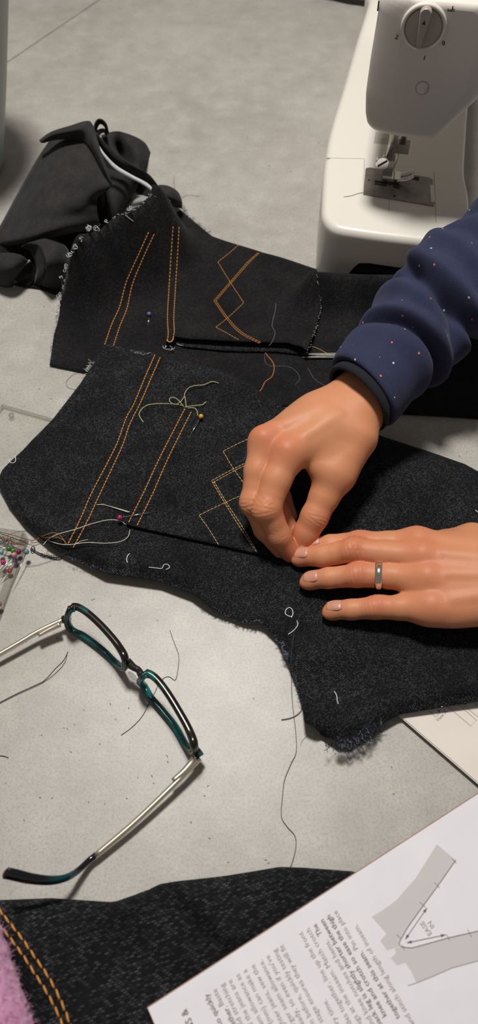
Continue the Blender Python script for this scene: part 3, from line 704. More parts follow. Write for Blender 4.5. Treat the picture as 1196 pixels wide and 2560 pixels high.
for k, (x, y, s) in enumerate(((172, 640, 1.1), (166, 668, .9), (160, 700, .8), (155, 722, .9), (148, 745, 1.0), (190, 618, 1.3), (232, 572, 1.6), (243, 566, 1.5), (322, 532, 1.2), (222, 575, 1.2), (141, 790, .7), (145, 768, .7), (153, 733, .8), (163, 684, .8), (178, 632, .9), (205, 594, .9), (262, 556, 1.1))):
    rg = np.random.default_rng(90 + k); c = PS(x + rg.normal(0, 1.5), y + rg.normal(0, 3), hA, .001); s = s * rg.uniform(.7, 1.5); mb = MB()
    for _ in range(3):
        c = c + rg.normal(0, .0007, 3)
        a = rg.uniform(0, 6.28); pts = [c + np.array([math.cos(a + t * 1.2) * .0011 * s + .0004 * rg.normal(), math.sin(a + t * 1.2) * .0007 * s + .0004 * rg.normal(), .0008 + math.sin(a + t * 1.2) * .0009 * s + .0004 * rg.random()]) for t in range(rg.integers(3, 7))]
        mb.tube(spline(pts, 5), .00022, 4)
    mb.build('fray_tuft', M['white_fray'], pA)
fray('frayed_edge', [(280, 548), (345, 517), (378, 488), (392, 494)], hA, M['white_fray'], pA, 900, .0028, .0002, (300, 480), .6, .0, 2)
fray('frayed_edge', [(446, 505), (470, 540), (500, 565), (530, 588)], hA, M['grey_fray'], pA, 900, .0050, .0002, (560, 500), .25, .001, 3)
fray('frayed_edge', [(442, 500), (462, 528), (475, 545)], hA, M['white_fray'], pA, 500, .004, .0002, (560, 500), .5, .001, 4)
fray('frayed_edge', [(126, 911), (170, 920), (217, 930)], hA, M['navy_fray'], pA, 900, .0016, .00016, (170, 1000), .5, .0, 5)
fray('frayed_edge', [(217, 930), (226, 916), (236, 903)], hA, M['white_fray'], pA, 2400, .0050, .0002, (180, 960), .5, .001, 6, .0012)
mb = MB(); mb.tube(spline([PS(*q, hA, .002) for q in ((365, 545), (372, 560), (388, 562), (412, 556))], 6) if False else spline([PS(*q, hA, .0012) for q in ((314, 538), (322, 545), (334, 554))], 6), .0003, 5); mb.build('loose_end', M['white_fray'], pA)
# pocket on the upper piece: lifted along its lower edge
pk_low = wpx([(412, 862), (440, 846), (560, 856), (720, 862), (768, 882)], .006)
def hPA(X, Y):
    d = dist_poly(X, Y, pk_low); return hA(X, Y) + .0016 + .0068 * np.exp(-(d / .016) ** 2) + .0035 * np.exp(-(dist_poly(X, Y, wpx([(795, 690), (803, 765), (770, 880)], .006)) / .012) ** 2)
outPA = [(429, 563), (480, 571), (560, 603), (660, 637), (788, 674), (796, 710), (804, 766), (790, 825), (768, 876), (755, 866), (720, 856), (560, 851), (470, 846), (436, 840), (432, 856), (413, 853), (416, 800), (419, 720), (424, 640)]
pkA = cloth('pocket', outPA, hPA, M['denim_top'], pA, .0026, uvrot=.25)
fold_in = cloth('folded_allowance', [(436, 850), (560, 858), (720, 862), (762, 878), (745, 884), (690, 878), (560, 876), (462, 866), (440, 858)], lambda X, Y: hA(X, Y) + .0024, M['denim'], pA, .0028)
for off in (0, 1):
    px = [(433, 565), (428, 640), (423, 720), (419, 790), (421, 835), (418, 852)] if off == 0 else [(448, 566), (444, 640), (439, 720), (435, 790), (436, 828), (433, 846)]
    stitches('hem_stitching', px, hPA, M['gold'], pkA, pitch=.0031, gap=.0005, r=.00044, sag=.0004)
MB().tube(spline([PS(*q, hPA, .0008) for q in ((434, 846), (430, 853), (424, 855), (417, 851))], 5), .0005, 6).build('thread_bar', M['gold'], pkA)
for nm, px in (('decor_stitching', [(597, 612), (574, 632), (545, 655)]), ('decor_stitching', [(545, 655), (576, 705), (610, 757)]), ('decor_stitching', [(610, 757), (567, 797), (540, 818)]), ('decor_stitching', [(540, 818), (568, 833), (598, 850)])):
    stitches(nm, px, hPA, M['gold'], pkA, pitch=.0030, r=.00028)
for dx in (0, 5):
    stitches('decor_stitching', [(645 + dx * .8, 632 + dx * .1), (620 + dx, 655), (576 + dx, 705), (535 + dx, 752)], hPA, M['gold'], pkA, pitch=.0028, r=.00030)
    stitches('decor_stitching', [(535 + dx, 752), (567 + dx, 797), (600 + dx, 832 - dx * .3), (650 + dx * .6, 859 - dx * .5)], hPA, M['gold'], pkA, pitch=.0028, r=.00030)
fray('frayed_edge', [(788, 676), (796, 710), (803, 766), (790, 825), (768, 880)], hPA, M['white_fray'], pkA, 700, .0014, .00016, (900, 760), .8, .0, 7, .0005)
fray('frayed_edge', [(405, 862), (420, 866), (445, 868), (462, 862)], hA, M['white_fray'], pkA, 450, .003, .0003, (440, 900), 1.0, .004, 8, .0012)

# ---- lower trouser back
pB = empty('trouser_back', PS(400, 1200, hB), 'lower black denim trouser back with pinned pocket, under both hands', 'denim piece', 'denim trouser backs')
outB = [(265, 863), (320, 876), (388, 887), (450, 905), (540, 922), (620, 958), (700, 1013), (752, 1035), (800, 1054), (930, 1082), (1040, 1118), (1163, 1160), (1196, 1178), (1300, 1240), (1480, 1330), (1480, 1705), (1196, 1752), (1000, 1786), (950, 1812), (880, 1850), (850, 1856),
        (800, 1832), (762, 1806), (757, 1760), (742, 1710), (716, 1640), (692, 1592), (655, 1554), (610, 1553), (530, 1520), (480, 1482), (400, 1452), (260, 1431), (190, 1398), (155, 1382), (120, 1360), (60, 1310), (20, 1260), (-6, 1210), (2, 1182), (30, 1150), (80, 1100), (132, 1048), (200, 960)]
cloth('trouser_panel', outB, hB, M['denim'], pB, .0026, uvrot=.35)
for px in ([(388, 886), (362, 945), (335, 1010), (317, 1042), (304, 1078), (290, 1115), (262, 1170), (228, 1235), (200, 1300), (170, 1360)], [(401, 893), (376, 950), (350, 1010), (332, 1045), (321, 1070), (308, 1110), (283, 1165), (250, 1235), (220, 1300), (183, 1370)]):
    stitches('yoke_stitching', px, hB, M['gold'], pB, r=.00046)
fray('frayed_edge', [(268, 862), (320, 875), (386, 886)], hB, M['grey_fray'], pB, 1300, .0020, .00018, (320, 800), .8, .0004, 11)
fray('frayed_edge', [(330, 877), (350, 884), (372, 888)], hB, M['white_fray'], pB, 700, .0022, .0002, (340, 800), .9, .0008, 12)
fray('frayed_edge', [(262, 866), (230, 912), (200, 958), (132, 1046), (60, 1120), (30, 1148)], hB, M['grey_fray'], pB, 420, .0012, .00014, (60, 1000), .5, .0, 13)
fray('frayed_edge', [(150, 1378), (175, 1394), (215, 1410), (262, 1430)], hB, M['grey_fray'], pB, 1500, .0014, .00018, (150, 1470), .9, .0, 14, .0006)
fray('frayed_edge', [(500, 1494), (530, 1520), (575, 1540), (612, 1553), (655, 1555)], hB, M['navy_fray'], pB, 1300, .0026, .00022, (500, 1600), .6, .0, 15)
fray('frayed_edge', [(540, 1524), (575, 1541), (612, 1553), (655, 1555), (690, 1592)], hB, M['grey_fray'], pB, 800, .0020, .00020, (500, 1650), .8, .0, 16)
fray('frayed_edge', [(692, 1592), (716, 1640), (742, 1710), (758, 1765)], hB, M['grey_fray'], pB, 700, .0018, .00020, (600, 1700), .7, .0, 17)
fray('frayed_edge', [(706, 1603), (712, 1622), (719, 1640)], hB, M['grey_fray'], pB, 2600, .0030, .00026, (640, 1640), .6, .001, 18)
fray('frayed_edge', [(835, 1860), (852, 1862), (882, 1852), (920, 1832), (950, 1812)], hB, M['navy_fray'], pB, 6500, .0048, .00022, (905, 1920), .6, .0, 19, .0018)
fray('frayed_edge', [(838, 1858), (870, 1858), (910, 1838), (955, 1806)], hB, M['grey_fray'], pB, 900, .0046, .00022, (905, 1920), .5, .002, 20, .002)
b_pkl = wpx([(315, 1312), (420, 1338), (530, 1362), (645, 1386), (760, 1400)], .007)
b_hem = wpx([(456, 1018), (316, 1310)], .007)
def hPB(X, Y): return hB(X, Y) + .0013 + .0019 * np.exp(-(dist_poly(X, Y, b_pkl) / .010) ** 2) + .0004 * np.exp(-(dist_poly(X, Y, b_hem) / .006) ** 2)
outPB = [(456, 1017), (484, 1027), (600, 1052), (700, 1075), (800, 1110), (840, 1200), (800, 1300), (760, 1396), (645, 1383), (530, 1358), (420, 1334), (344, 1318), (314, 1309), (350, 1236), (400, 1132)]
pkB = cloth('pocket', outPB, hPB, M['denim'], pB, .0026, uvrot=.62)
for px in ([(463, 1021), (430, 1085), (396, 1152), (362, 1226), (322, 1306)], [(479, 1029), (448, 1090), (415, 1158), (384, 1230), (343, 1314)]): stitches('hem_stitching', px, hPB, M['gold'], pkB, r=.00046)
for px in ([(640, 1089), (600, 1107), (558, 1128)], [(558, 1128), (585, 1173), (620, 1222)], [(618, 1232), (560, 1258), (498, 1288)], [(498, 1288), (522, 1322), (547, 1362)]): stitches('decor_stitching', px, hPB, M['gold_pale'], pkB, pitch=.0031, r=.00028)
for dx in (0, 5):
    stitches('decor_stitching', [(645, 1143 + dx), (585 + dx * .3, 1172 + dx), (529 + dx * .6, 1202 + dx)], hPB, M['gold_pale'], pkB, pitch=.0028, r=.0003)
    stitches('decor_stitching', [(530 + dx, 1203), (562 + dx, 1257), (600 + dx * 1.2, 1318 - dx * .3), (641 + dx * .5, 1380)], hPB, M['gold_pale'], pkB, pitch=.0028, r=.0003)

# ---- close denim piece at the bottom
pD = empty('denim_leg_piece', P(300, 2400, .01), 'close-up black denim piece with amber double topstitching under the booklet corner', 'denim piece')
outD = [(-120, 2252), (0, 2250), (130, 2245), (280, 2255), (335, 2238), (400, 2210), (560, 2190), (700, 2167), (760, 2169), (880, 2178), (912, 2186), (915, 2240), (840, 2360), (780, 2480), (700, 2680), (500, 2690), (140, 2700), (-120, 2700)]
def hD2(X, Y):
    d = dist_poly(X, Y, d_step); left = (X - np.interp(Y, [p[1] for p in d_step][::-1], [p[0] for p in d_step][::-1])) < 0
    cap = BKZ(X, Y) - .0022
    h = hD(X, Y); h = np.where(cap > 0, np.minimum(h, cap), h)
    return np.maximum(h - np.where(left, .0050 * (1 - np.exp(-(d / .006) ** 2)), 0), .0014)
cloth('trouser_panel', outD, hD2, M['denim_big'], pD, .0024, uvrot=.28)
st = MB().tube([(-.0024, 0, -.0006), (-.0021, 0, -.00012), (-.0010, 0, .00022), (.0010, 0, .00022), (.0021, 0, -.00012), (.0024, 0, -.0006)], [.0003, .00050, .00062, .00062, .00050, .0003], 7)
st_me = mesh('stitch', st.V, st.F); st_me.materials.append(M['gold']); st_me.polygons.foreach_set('use_smooth', [True] * len(st_me.polygons))
for px in ([(-14, 2255), (0, 2277), (28, 2312), (58, 2350), (85, 2390), (112, 2428), (135, 2466), (155, 2508), (170, 2545), (184, 2590)], [(-10, 2300), (12, 2328), (38, 2362), (62, 2395), (88, 2436), (112, 2472), (132, 2508), (148, 2540), (160, 2575)]):
    q = resample(onsurf(px, hD2, .0003), .0058)
    for a, b in zip(q[:-1], q[1:]):
        o = bpy.data.objects.new('stitch', st_me); COL.objects.link(o); o.parent = pD; o.matrix_parent_inverse = world_of(pD).inverted()
        o.location = (a + b) / 2; o.rotation_euler = (0, -math.asin((b - a)[2] / np.linalg.norm(b - a)), math.atan2((b - a)[1], (b - a)[0]) - .12)
# ------------------------------------------------------------------ crumpled denim bundle, upper left
C = empty('denim_bundle', P(180, 560, 0), 'crumpled dark denim bundle with a pale selvedge at upper left', 'denim bundle')
DB = M['denim_back']
loft('fold', [[(128, 345, .050), (160, 338, .062), (195, 335, .068), (225, 335, .072), (243, 337, .074)],
              [(100, 385, .036), (140, 385, .061), (180, 385, .069), (225, 388, .072), (256, 387, .074)],
              [(70, 435, .028), (120, 440, .058), (170, 440, .067), (225, 447, .068), (277, 462, .068)],
              [(40, 490, .020), (95, 495, .050), (150, 500, .059), (205, 507, .057), (246, 492, .054)],
              [(5, 555, .012), (70, 550, .042), (130, 545, .051), (190, 537, .049), (243, 527, .046)],
              [(-20, 600, .008), (60, 598, .035), (120, 584, .043), (185, 570, .040), (250, 560, .034)],
              [(-20, 628, .002), (60, 610, .016), (122, 596, .022), (188, 582, .020), (248, 574, .014)]], DB, C, 6, 6, uvrot=.4)
loft('fold', [[(98, 350, .056), (128, 329, .070), (175, 314, .078), (216, 302, .084), (231, 310, .087), (243, 345, .086), (259, 400, .081), (277, 458, .070)],
              [(101, 356, .060), (133, 338, .074), (178, 328, .081), (212, 322, .085), (227, 340, .087), (240, 368, .086), (257, 412, .080), (277, 461, .069)],
              [(109, 358, .056), (140, 350, .062), (180, 350, .066), (208, 358, .070), (226, 374, .074), (240, 398, .074), (256, 432, .071), (275, 465, .066)]], DB, C, 5, 5)
loft('fold', [[(252, 338, .050), (290, 328, .056), (330, 338, .054), (362, 356, .046), (377, 381, .036)],
              [(262, 352, .062), (292, 348, .050), (322, 360, .052), (350, 379, .047), (372, 401, .036)],
              [(280, 380, .056), (300, 388, .034), (322, 398, .040), (346, 415, .041), (363, 432, .030)],
              [(300, 412, .050), (316, 420, .034), (332, 430, .036), (345, 442, .035), (355, 456, .026)],
              [(312, 440, .030), (325, 450, .022), (338, 458, .020), (348, 464, .016), (354, 470, .008)]], DB, C, 5, 5)
loft('fold', [[(258, 415, .052), (290, 428, .050), (318, 439, .047), (348, 452, .040)],
              [(262, 478, .042), (285, 482, .042), (312, 488, .036), (338, 480, .028)],
              [(258, 538, .031), (274, 543, .031), (294, 538, .026), (318, 512, .018)],
              [(250, 592, .018), (262, 592, .018), (276, 582, .015), (302, 542, .008)]], DB, C, 6, 6)
loft('loop', [[(238, 345, .085), (233, 320, .085), (241, 300, .088), (254, 297, .089), (267, 309, .087), (273, 332, .080)],
              [(243, 350, .070), (240, 326, .072), (246, 310, .074), (255, 308, .074), (264, 317, .072), (268, 336, .066)]], DB, C, 6, 3)
loft('loop_lining', [[(244, 348, .070), (241, 329, .072), (250, 322, .073), (262, 322, .072), (270, 334, .066)],
                     [(248, 350, .058), (247, 338, .060), (254, 330, .060), (262, 330, .060), (268, 340, .056)]], M['pale'], C, 5, 3)
loft('fold', [[(240, 332, .086), (262, 356, .080), (296, 388, .070), (340, 419, .060), (366, 431, .052), (386, 455, .044), (402, 480, .034)],
              [(243, 345, .082), (262, 370, .076), (294, 402, .066), (335, 428, .056), (364, 443, .048), (390, 468, .038), (410, 487, .030)],
              [(247, 362, .076), (262, 384, .070), (292, 414, .060), (332, 438, .050), (364, 454, .043), (394, 479, .034), (424, 500, .026)]], DB, C, 5, 4)
loft('selvedge', [[(247, 362, .0800), (263, 385, .0740), (292, 414, .0640), (332, 438, .0545), (364, 455, .0470), (394, 479, .0385), (428, 499, .030)],
                  [(249, 373, .0775), (263, 395, .0715), (290, 425, .0615), (331, 448, .0520), (362, 464, .0450), (392, 488, .0360), (424, 508, .028)]], M['white_fray'], C, 6, 2)
loft('lining', [[(310, 512, .020), (345, 488, .024), (380, 496, .024)], [(302, 530, .019), (340, 520, .021), (376, 508, .022)], [(296, 550, .016), (335, 535, .018), (372, 520, .018)]], M['pale'], C, 5, 4)
loft('fold', [[(380, 470, .030), (400, 462, .034), (425, 466, .032), (446, 480, .026), (455, 500, .018)],
              [(384, 478, .033), (405, 474, .038), (428, 480, .034), (446, 492, .027), (456, 508, .016)],
              [(392, 490, .030), (412, 494, .034), (430, 500, .030), (446, 508, .022), (456, 516, .010)],
              [(400, 505, .012), (415, 512, .012), (432, 516, .010), (446, 520, .006), (456, 522, .003)]], DB, C, 4, 4)
loft('fold', [[(230, 345, .012), (290, 345, .012), (350, 370, .010), (372, 390, .004)], [(225, 430, .014), (270, 440, .016), (320, 450, .016), (360, 455, .012)], [(225, 520, .012), (270, 520, .014), (320, 505, .016), (385, 478, .014)], [(230, 580, .006), (262, 570, .010), (310, 545, .010), (395, 505, .006)]], M['denim_top'], C, 5, 4)
# rolled hem ends, lower left
loft('fold', [[(70, 607, .036), (98, 613, .041), (112, 640, .041), (117, 666, .035), (112, 692, .021), (104, 714, .004)],
              [(106, 597, .040), (134, 611, .041), (150, 640, .036), (152, 668, .027), (142, 696, .014), (124, 720, .003)],
              [(140, 596, .030), (168, 620, .028), (178, 650, .022), (178, 682, .014), (170, 704, .006), (152, 724, .002)]], DB, C, 5, 5)
loft('fold', [[(70, 607, .0355), (98, 614, .0405), (111, 641, .0405), (116, 666, .0345), (111, 692, .0205), (103, 714, .0035)],
              [(52, 618, .026), (74, 628, .024), (84, 650, .020), (88, 672, .016), (88, 692, .010), (84, 710, .003)]], M['denim_top'], C, 5, 4)
loft('fold', [[(-20, 636, .026), (20, 634, .033), (50, 638, .032), (74, 652, .024)],
              [(-20, 664, .026), (14, 668, .030), (38, 668, .028), (56, 668, .019)],
              [(-20, 694, .012), (8, 700, .014), (24, 702, .012), (34, 698, .008)],
              [(-20, 706, .001), (6, 714, .001), (22, 716, .001), (33, 714, .001)]], DB, C, 5, 5)
loft('fold', [[(74, 652, .0235), (56, 667, .0185), (40, 682, .013), (34, 698, .0075)],
              [(84, 664, .016), (72, 680, .012), (60, 694, .008), (46, 706, .004)],
              [(96, 690, .006), (86, 704, .004), (74, 714, .003), (60, 720, .0015)]], M['denim_top'], C, 4, 4)
mb = MB()
for k, (x, y, z) in enumerate(spline([(73, 652, .0245), (62, 659, .022), (50, 669, .018), (41, 680, .014), (34, 692, .0095), (31, 701, .005)], 3)):
    a = P(x, y, z + .0006); mb.tube([a + (-.0012, .0006, .0), a + (0, 0, .0007), a + (.0010, -.0012, .0001)], [.0003, .0004, .0003], 5)
mb.build('overlock_stitching', M['white_fray'], C, kind='stuff')
loft('fold', [[(-20, 610, .010), (60, 606, .018), (130, 590, .022), (200, 575, .020), (256, 560, .014)],
              [(-20, 650, .006), (60, 655, .006), (120, 650, .008), (170, 640, .008), (215, 600, .008)],
              [(-20, 690, .002), (40, 712, .002), (100, 722, .0015), (145, 735, .0015), (178, 700, .0015)]], M['denim_top'], C, 5, 4)

# ------------------------------------------------------------------ booklets
def bk(x, y, lift=0.0): return on_plane(x, y, bp0, bn) + bn * lift
c0 = bk(370, 2520); ex = bk(1196, 1985) - c0; ex /= np.linalg.norm(ex); ey = np.cross(bn, ex)
booklet = empty('instruction_booklet', c0, 'open white instruction booklet page with grey trouser diagram, bottom right', 'booklet')
def slab(name, u0, u1, v0, v1, t0, t1, mat, par, o=c0, ax=None):
    X, Y, Zz = ax or (ex, ey, bn)
    return MB().box(o + X * (u0 + u1) / 2 + Y * (v0 + v1) / 2 + Zz * (t0 + t1) / 2, (X, Y, Zz), ((u1 - u0) / 2, (v1 - v0) / 2, (t1 - t0) / 2)).build(name, mat, par, False)
slab('page', 0, .30, -.21, 0, -.0003, 0, M['paper'], booklet)
slab('page', .0004, .30, -.21, -.0002, -.0007, -.00035, M['paper'], booklet)
slab('cover', -.0003, .30, -.21, .0006, -.0012, -.0008, M['card'], booklet)
rd = -ey * 0 + ey; rdir = ey; gup = -ex      # reading direction and glyph-up on the page
def tline(s, x, y, size=.0034, mat='ink', bold=0.0, align='RIGHT', par=None): return text('text_line', s, bk(x, y, .00012), rdir, gup, size, M[mat], par or booklet, bold, align)
def chars(o): pass
TS = .00372
tl = [('INSEAMS &', 466, 2520, .0046, 'ink_bold', .00004), ('to quickly', 521, 2483, TS, 'ink_bold', .00004), ('Baste', 541, 2470, TS, 'ink', 0), ('to avoid stretching', 560, 2457, TS, 'ink', 0), ('them. If the jeans are', 579, 2447, TS, 'ink', 0),
      ('seam allowance as', 598, 2433, TS, 'ink', 0), ('(1 mm) can make a'.replace('1 ', ''), 616, 2422, TS, 'ink', 0), ('tighter jeans, sew the', 636, 2409, TS, 'ink', 0), ('larger seam allowance.', 656, 2397, TS, 'ink', 0),
      ("already, so even if you've", 673, 2386, TS, 'ink', 0), ('sewn before, quickly testing', 691, 2371, TS, 'ink', 0), ('this stage ensures they will fit', 708, 2360, TS, 'ink', 0),
      ('right sides together, line up the front', 756, 2328, TS, 'ink', 0), ('and back legs at the inseam. Match crotch', 774, 2318, TS, 'ink', 0), ('The', 791, 2308, TS, 'ink_bold', .00004), ('back leg is slightly shorter between', 809, 2296, TS, 'ink_bold', .00004), ('knee and crotch so ease the thigh', 825, 2285, TS, 'ink_bold', .00004), ('Pin into place', 842, 2275, TS, 'ink', 0),
      ('every time.', 815, 2496, TS, 'ink', 0), ('and stitch along length of inseam.', 893, 2309, TS, 'ink', 0),
      ('together.', 568, 2513, TS, 'ink_bold', .00004), ('seam and knee notches and hems.', 820, 2348, TS, 'ink', 0), ('together at this seam.', 906, 2376, TS, 'ink_bold', .00004)]
for s, x, y, sz, mt, bo in tl: tline(s, x, y, sz, mt, bo)
def sheet(name, px, mat, par, lift, f):
    V = [f(x, y, lift) for x, y in px]; n = len(V); V2 = [v - np.array([0, 0, .00004]) for v in V]
    return link(name, mesh(name, V + V2, [tuple(range(n)), tuple(range(2 * n - 1, n - 1, -1))] + [(i, i + n, (i + 1) % n + n, (i + 1) % n) for i in range(n)]), mat, par, False)
def pen(name, px, r, mat, par, f, lift=.0001): return MB().tube([f(x, y, lift) for x, y in px], r, 4, up=UP, r2=r).build(name, mat, par, False)
leg1 = [(930, 2292), (958, 2275), (990, 2252), (1040, 2195), (1093, 2111), (1140, 2150), (1095, 2215), (1058, 2265), (1020, 2318), (1002, 2350), (1000, 2366), (986, 2369), (969, 2376), (952, 2352), (967, 2334)]
leg2 = [(1001, 2368), (1030, 2370), (1060, 2362), (1120, 2345), (1200, 2327), (1280, 2312), (1290, 2385), (1196, 2402), (1130, 2420), (1085, 2440), (1042, 2457), (1030, 2430), (1014, 2406), (994, 2413), (978, 2395), (991, 2383), (987, 2370)]
d1 = sheet('trouser_diagram', leg1, M['fill'], booklet, .00010, bk); d2 = sheet('trouser_diagram', leg2, M['fill'], booklet, .00010, bk)
pen('diagram_outline', leg1[5:10] + [(998, 2360), (1004, 2367), (1020, 2369)] + leg2[1:6], .00022, M['ink'], booklet, bk, .0002)
pen('diagram_outline', leg2[10:7:-1] + [(1130, 2420), (1196, 2402)] if False else [(1020, 2464), (1042, 2457), (1085, 2440), (1130, 2420), (1196, 2402), (1290, 2385)], .00014, M['ink_light'], booklet, bk, .0002)
for a, b in (((1130, 2146), (1142, 2159)), ((1087, 2206), (1100, 2220)), ((1050, 2255), (1064, 2268)), ((992, 2336), (1002, 2346)), ((1006, 2362), (1012, 2376)), ((1170, 2324), (1180, 2343)), ((1117, 2336), (1125, 2351))):
    pen('notch_mark', (a, b), .00014, M['ink'], booklet, bk, .0002)
for a, b in (((1014, 2348), (1068, 2270)), ((1018, 2357), (1115, 2337))):
    pen('ease_arrow', (a, b), .00016, M['ink_bold'], booklet, bk, .0002)
    u = np.array(b, float) - a; u /= np.linalg.norm(u); w = np.array([-u[1], u[0]])
    for q, s in ((np.array(a, float), 1), (np.array(b, float), -1)): sheet('arrow_head', [tuple(q - u * s * 1), tuple(q + u * s * 12 + w * 4), tuple(q + u * s * 12 - w * 4)], M['ink_bold'], booklet, .0002, bk)
text('text_line', 'EASE', bk(1066, 2321, .00012), bk(1054, 2303) - bk(1077, 2336), gup, .0035, M['ink'], booklet); text('text_line', 'IN', bk(1079, 2312, .00012), bk(1073, 2302) - bk(1085, 2320), gup, .0035, M['ink'], booklet)
# second booklet, half under the lower trouser back
q0, q1 = P(1003, 1790, .0042), P(1196, 1956, .0042)
X2 = (q1 - q0) / np.linalg.norm(q1 - q0); Y2 = np.cross(UP, X2)
bl2 = empty('pattern_booklet', q0, 'cream printed booklet edge sticking out under the black denim at right', 'booklet')
for t0, t1, o_, mt in ((-.0003, 0, .0, 'cream_paper'), (-.0010, -.0006, -.0006, 'cream_paper')): slab('page', -.06, .115, o_, .16, t0, t1, M[mt], bl2, q0, (X2, Y2, UP))
slab('page_block', -.06, .115, .0035, .16, -.0041, -.0011, M['card'], bl2, q0, (X2, Y2, UP))
def f2(x, y, lift=0.0): p = P(x, y, .0042); p[2] += lift; return p
text('text_line', 'View A', f2(1105, 1790, .0001), f2(1116, 1778) - f2(1095, 1800), UP * 0 + (f2(1100, 1780) - f2(1105, 1790)), .0030, M['ink'], bl2)
for px in ([(1122, 1768), (1178, 1815), (1192, 1801), (1148, 1762)], [(1156, 1760), (1200, 1796)], [(1182, 1755), (1204, 1772)], [(1072, 1776), (1088, 1792), (1096, 1788), (1100, 1780)]): pen('pattern_outline', px, .00013, M['ink'], bl2, f2, .0001)
for px in ([(1096, 1776), (1101, 1780)], [(1164, 1762), (1167, 1755)]): pen('pattern_mark', px, .0004, M['ink_bold'], bl2, f2, .0001)

# ------------------------------------------------------------------ spectacles, lying on their brow edge
ZR, ZT, ZH = .0265, .0026, .0115
gl = empty('spectacles', P(345, 1690, 0), 'teal tortoiseshell spectacles with champagne metal temples, open on the table', 'glasses')
def rimloop(raised, low, s0, s1):            # closed loop: raised side, end, table side, other end
    R = [P(x, y, ZR) for x, y in raised]; L = [P(x, y, ZT) for x, y in low]
    return spline(np.array(R + [P(*s1[:2], s1[2])] + L[::-1] + [P(*s0[:2], s0[2])]), 7, True)
R1 = [(172, 1528), (186, 1515), (210, 1525), (240, 1550), (270, 1581), (296, 1613), (314, 1645)]; L1 = [(176, 1572), (202, 1585), (231, 1605), (262, 1630), (290, 1657)]
R2 = [(357, 1690), (370, 1682), (392, 1697), (420, 1733), (452, 1785), (474, 1826), (487, 1862)]; L2 = [(359, 1714), (376, 1742), (407, 1778), (439, 1818), (464, 1862)]
loops = []
fr = empty('frame_front', P(345, 1690, 0)); fr.parent = gl; fr.matrix_parent_inverse = world_of(gl).inverted()
for R_, L_, s0, s1 in ((R1, L1, (167, 1552, .013), (313, 1672, .012)), (R2, L2, (350, 1702, .014), (484, 1880, .012))):
    lp = rimloop(R_, L_, s0, s1); loops.append(lp); c = lp.mean(0)
    nrm = np.linalg.svd(lp - c)[2][2]
    o = MB().tube(lp, .0014, 10, True, up=nrm).build('rim', M['tortoise'], gl) if False else None
    n = len(lp); hz = (lp[:, 2] - ZT) / (ZR - ZT); wid = .0012 + .0003 * hz
    V, Fc = sweep(lp, .0023, 10, True, nrm, wid); mo = link('rim', mesh('rim', V, Fc), M['tortoise'], gl)
    V, Fc = sweep(c + (lp - c) * .935 + nrm * 0, .0021, 8, True, nrm, .0008); link('rim_lining', mesh('rim_lining', V, Fc), M['teal'], mo)
    inner = c + (lp - c) * .93
    Vv = list(inner) + [c + nrm * .0006]; Fv = [(i, (i + 1) % n, n) for i in range(n)]
    lens = link('lens', mesh('lens', Vv, Fv), M['lens'], gl)
    # teal inner face of the raised side
    k = [i for i in range(n) if hz[i] > .8]; k = k[len(k) // 6:-max(1, len(k) // 6)] if False else k
bpy.data.objects.remove(fr)
b0, b1 = P(322, 1652, .021), P(360, 1690, .021)
bt = spline(np.array([P(318, 1655, .020), P(334, 1668, .019), P(346, 1675, .0185), P(354, 1688, .020)]), 6)
MB().tube(bt, np.linspace(.0030, .0024, len(bt)) * (1 - .25 * np.sin(np.linspace(0, math.pi, len(bt)))), 10).build('bridge', M['black_plastic'], gl)
for x, y, dx, dy in ((332, 1690, 14, 14), (346, 1706, -3, 5)):
    a = P(x - dx * .6, y - dy * .6, .012); b = P(x + dx * .6, y + dy * .6, .014); MB().ball((a + b) / 2, 1.0, 10, 7, (np.linalg.norm(b - a) / 2 + .0012, .0016, .0028), ((b - a) / np.linalg.norm(b - a), np.cross(UP, (b - a) / np.linalg.norm(b - a)), UP)).build('nose_pad', M['clear_pad'], gl)
def temple(end, h, path, tip, inner):
    e = MB().tube(spline(np.array([P(*q) for q in end]), 5), [.0026] * (5 * (len(end) - 1) + 1), 10).build('end_piece', M['tortoise'], gl)
    pts = spline(np.array([P(*q) for q in path]), 8)
    t = link('temple', mesh('temple', *sweep(pts, .0019, 10, False, UP, .0017)), M['gilt'], gl)
    hp_ = np.array([P(*q) for q in h]); link('hinge', mesh('hinge', *sweep(spline(hp_, 4), np.linspace(.0018, .0012, 4 * (len(h) - 1) + 1), 8, False, UP, np.linspace(.0024, .0015, 4 * (len(h) - 1) + 1))), M['gilt'], t)
    c = hp_[0]; MB().ball(c + UP * .0017, .0007, 8, 5).build('screw', M['chrome'], t)
    if tip:
        tp = spline(np.array([P(*q) for q in tip]), 8); n = len(tp); rr = np.interp(np.linspace(0, 1, n), [0, .1, .4, .8, .97, 1], [.0018, .0021, .0024, .0036, .0036, .0018])
        link('temple_tip', mesh('temple_tip', *sweep(tp, rr, 12, False, None, np.interp(np.linspace(0, 1, n), [0, .5, .97, 1], [.0017, .0017, .0018, .0009]))), M['tip'], t)
def tipmat():
    m, nt, b = newmat('teal_to_black_acetate'); tc = N(nt, 'TexCoord').outputs['Object']; n = noise(nt, tc, 26, 1)
    nt.links.new(mixc(nt, ramp(nt, n, .44, .60), (.003, .055, .068), (.006, .007, .009)), b.inputs['Base Color']); b.inputs['Roughness'].default_value = .13; b.inputs['Specular IOR Level'].default_value = .6; return m
M['tip'] = tipmat()
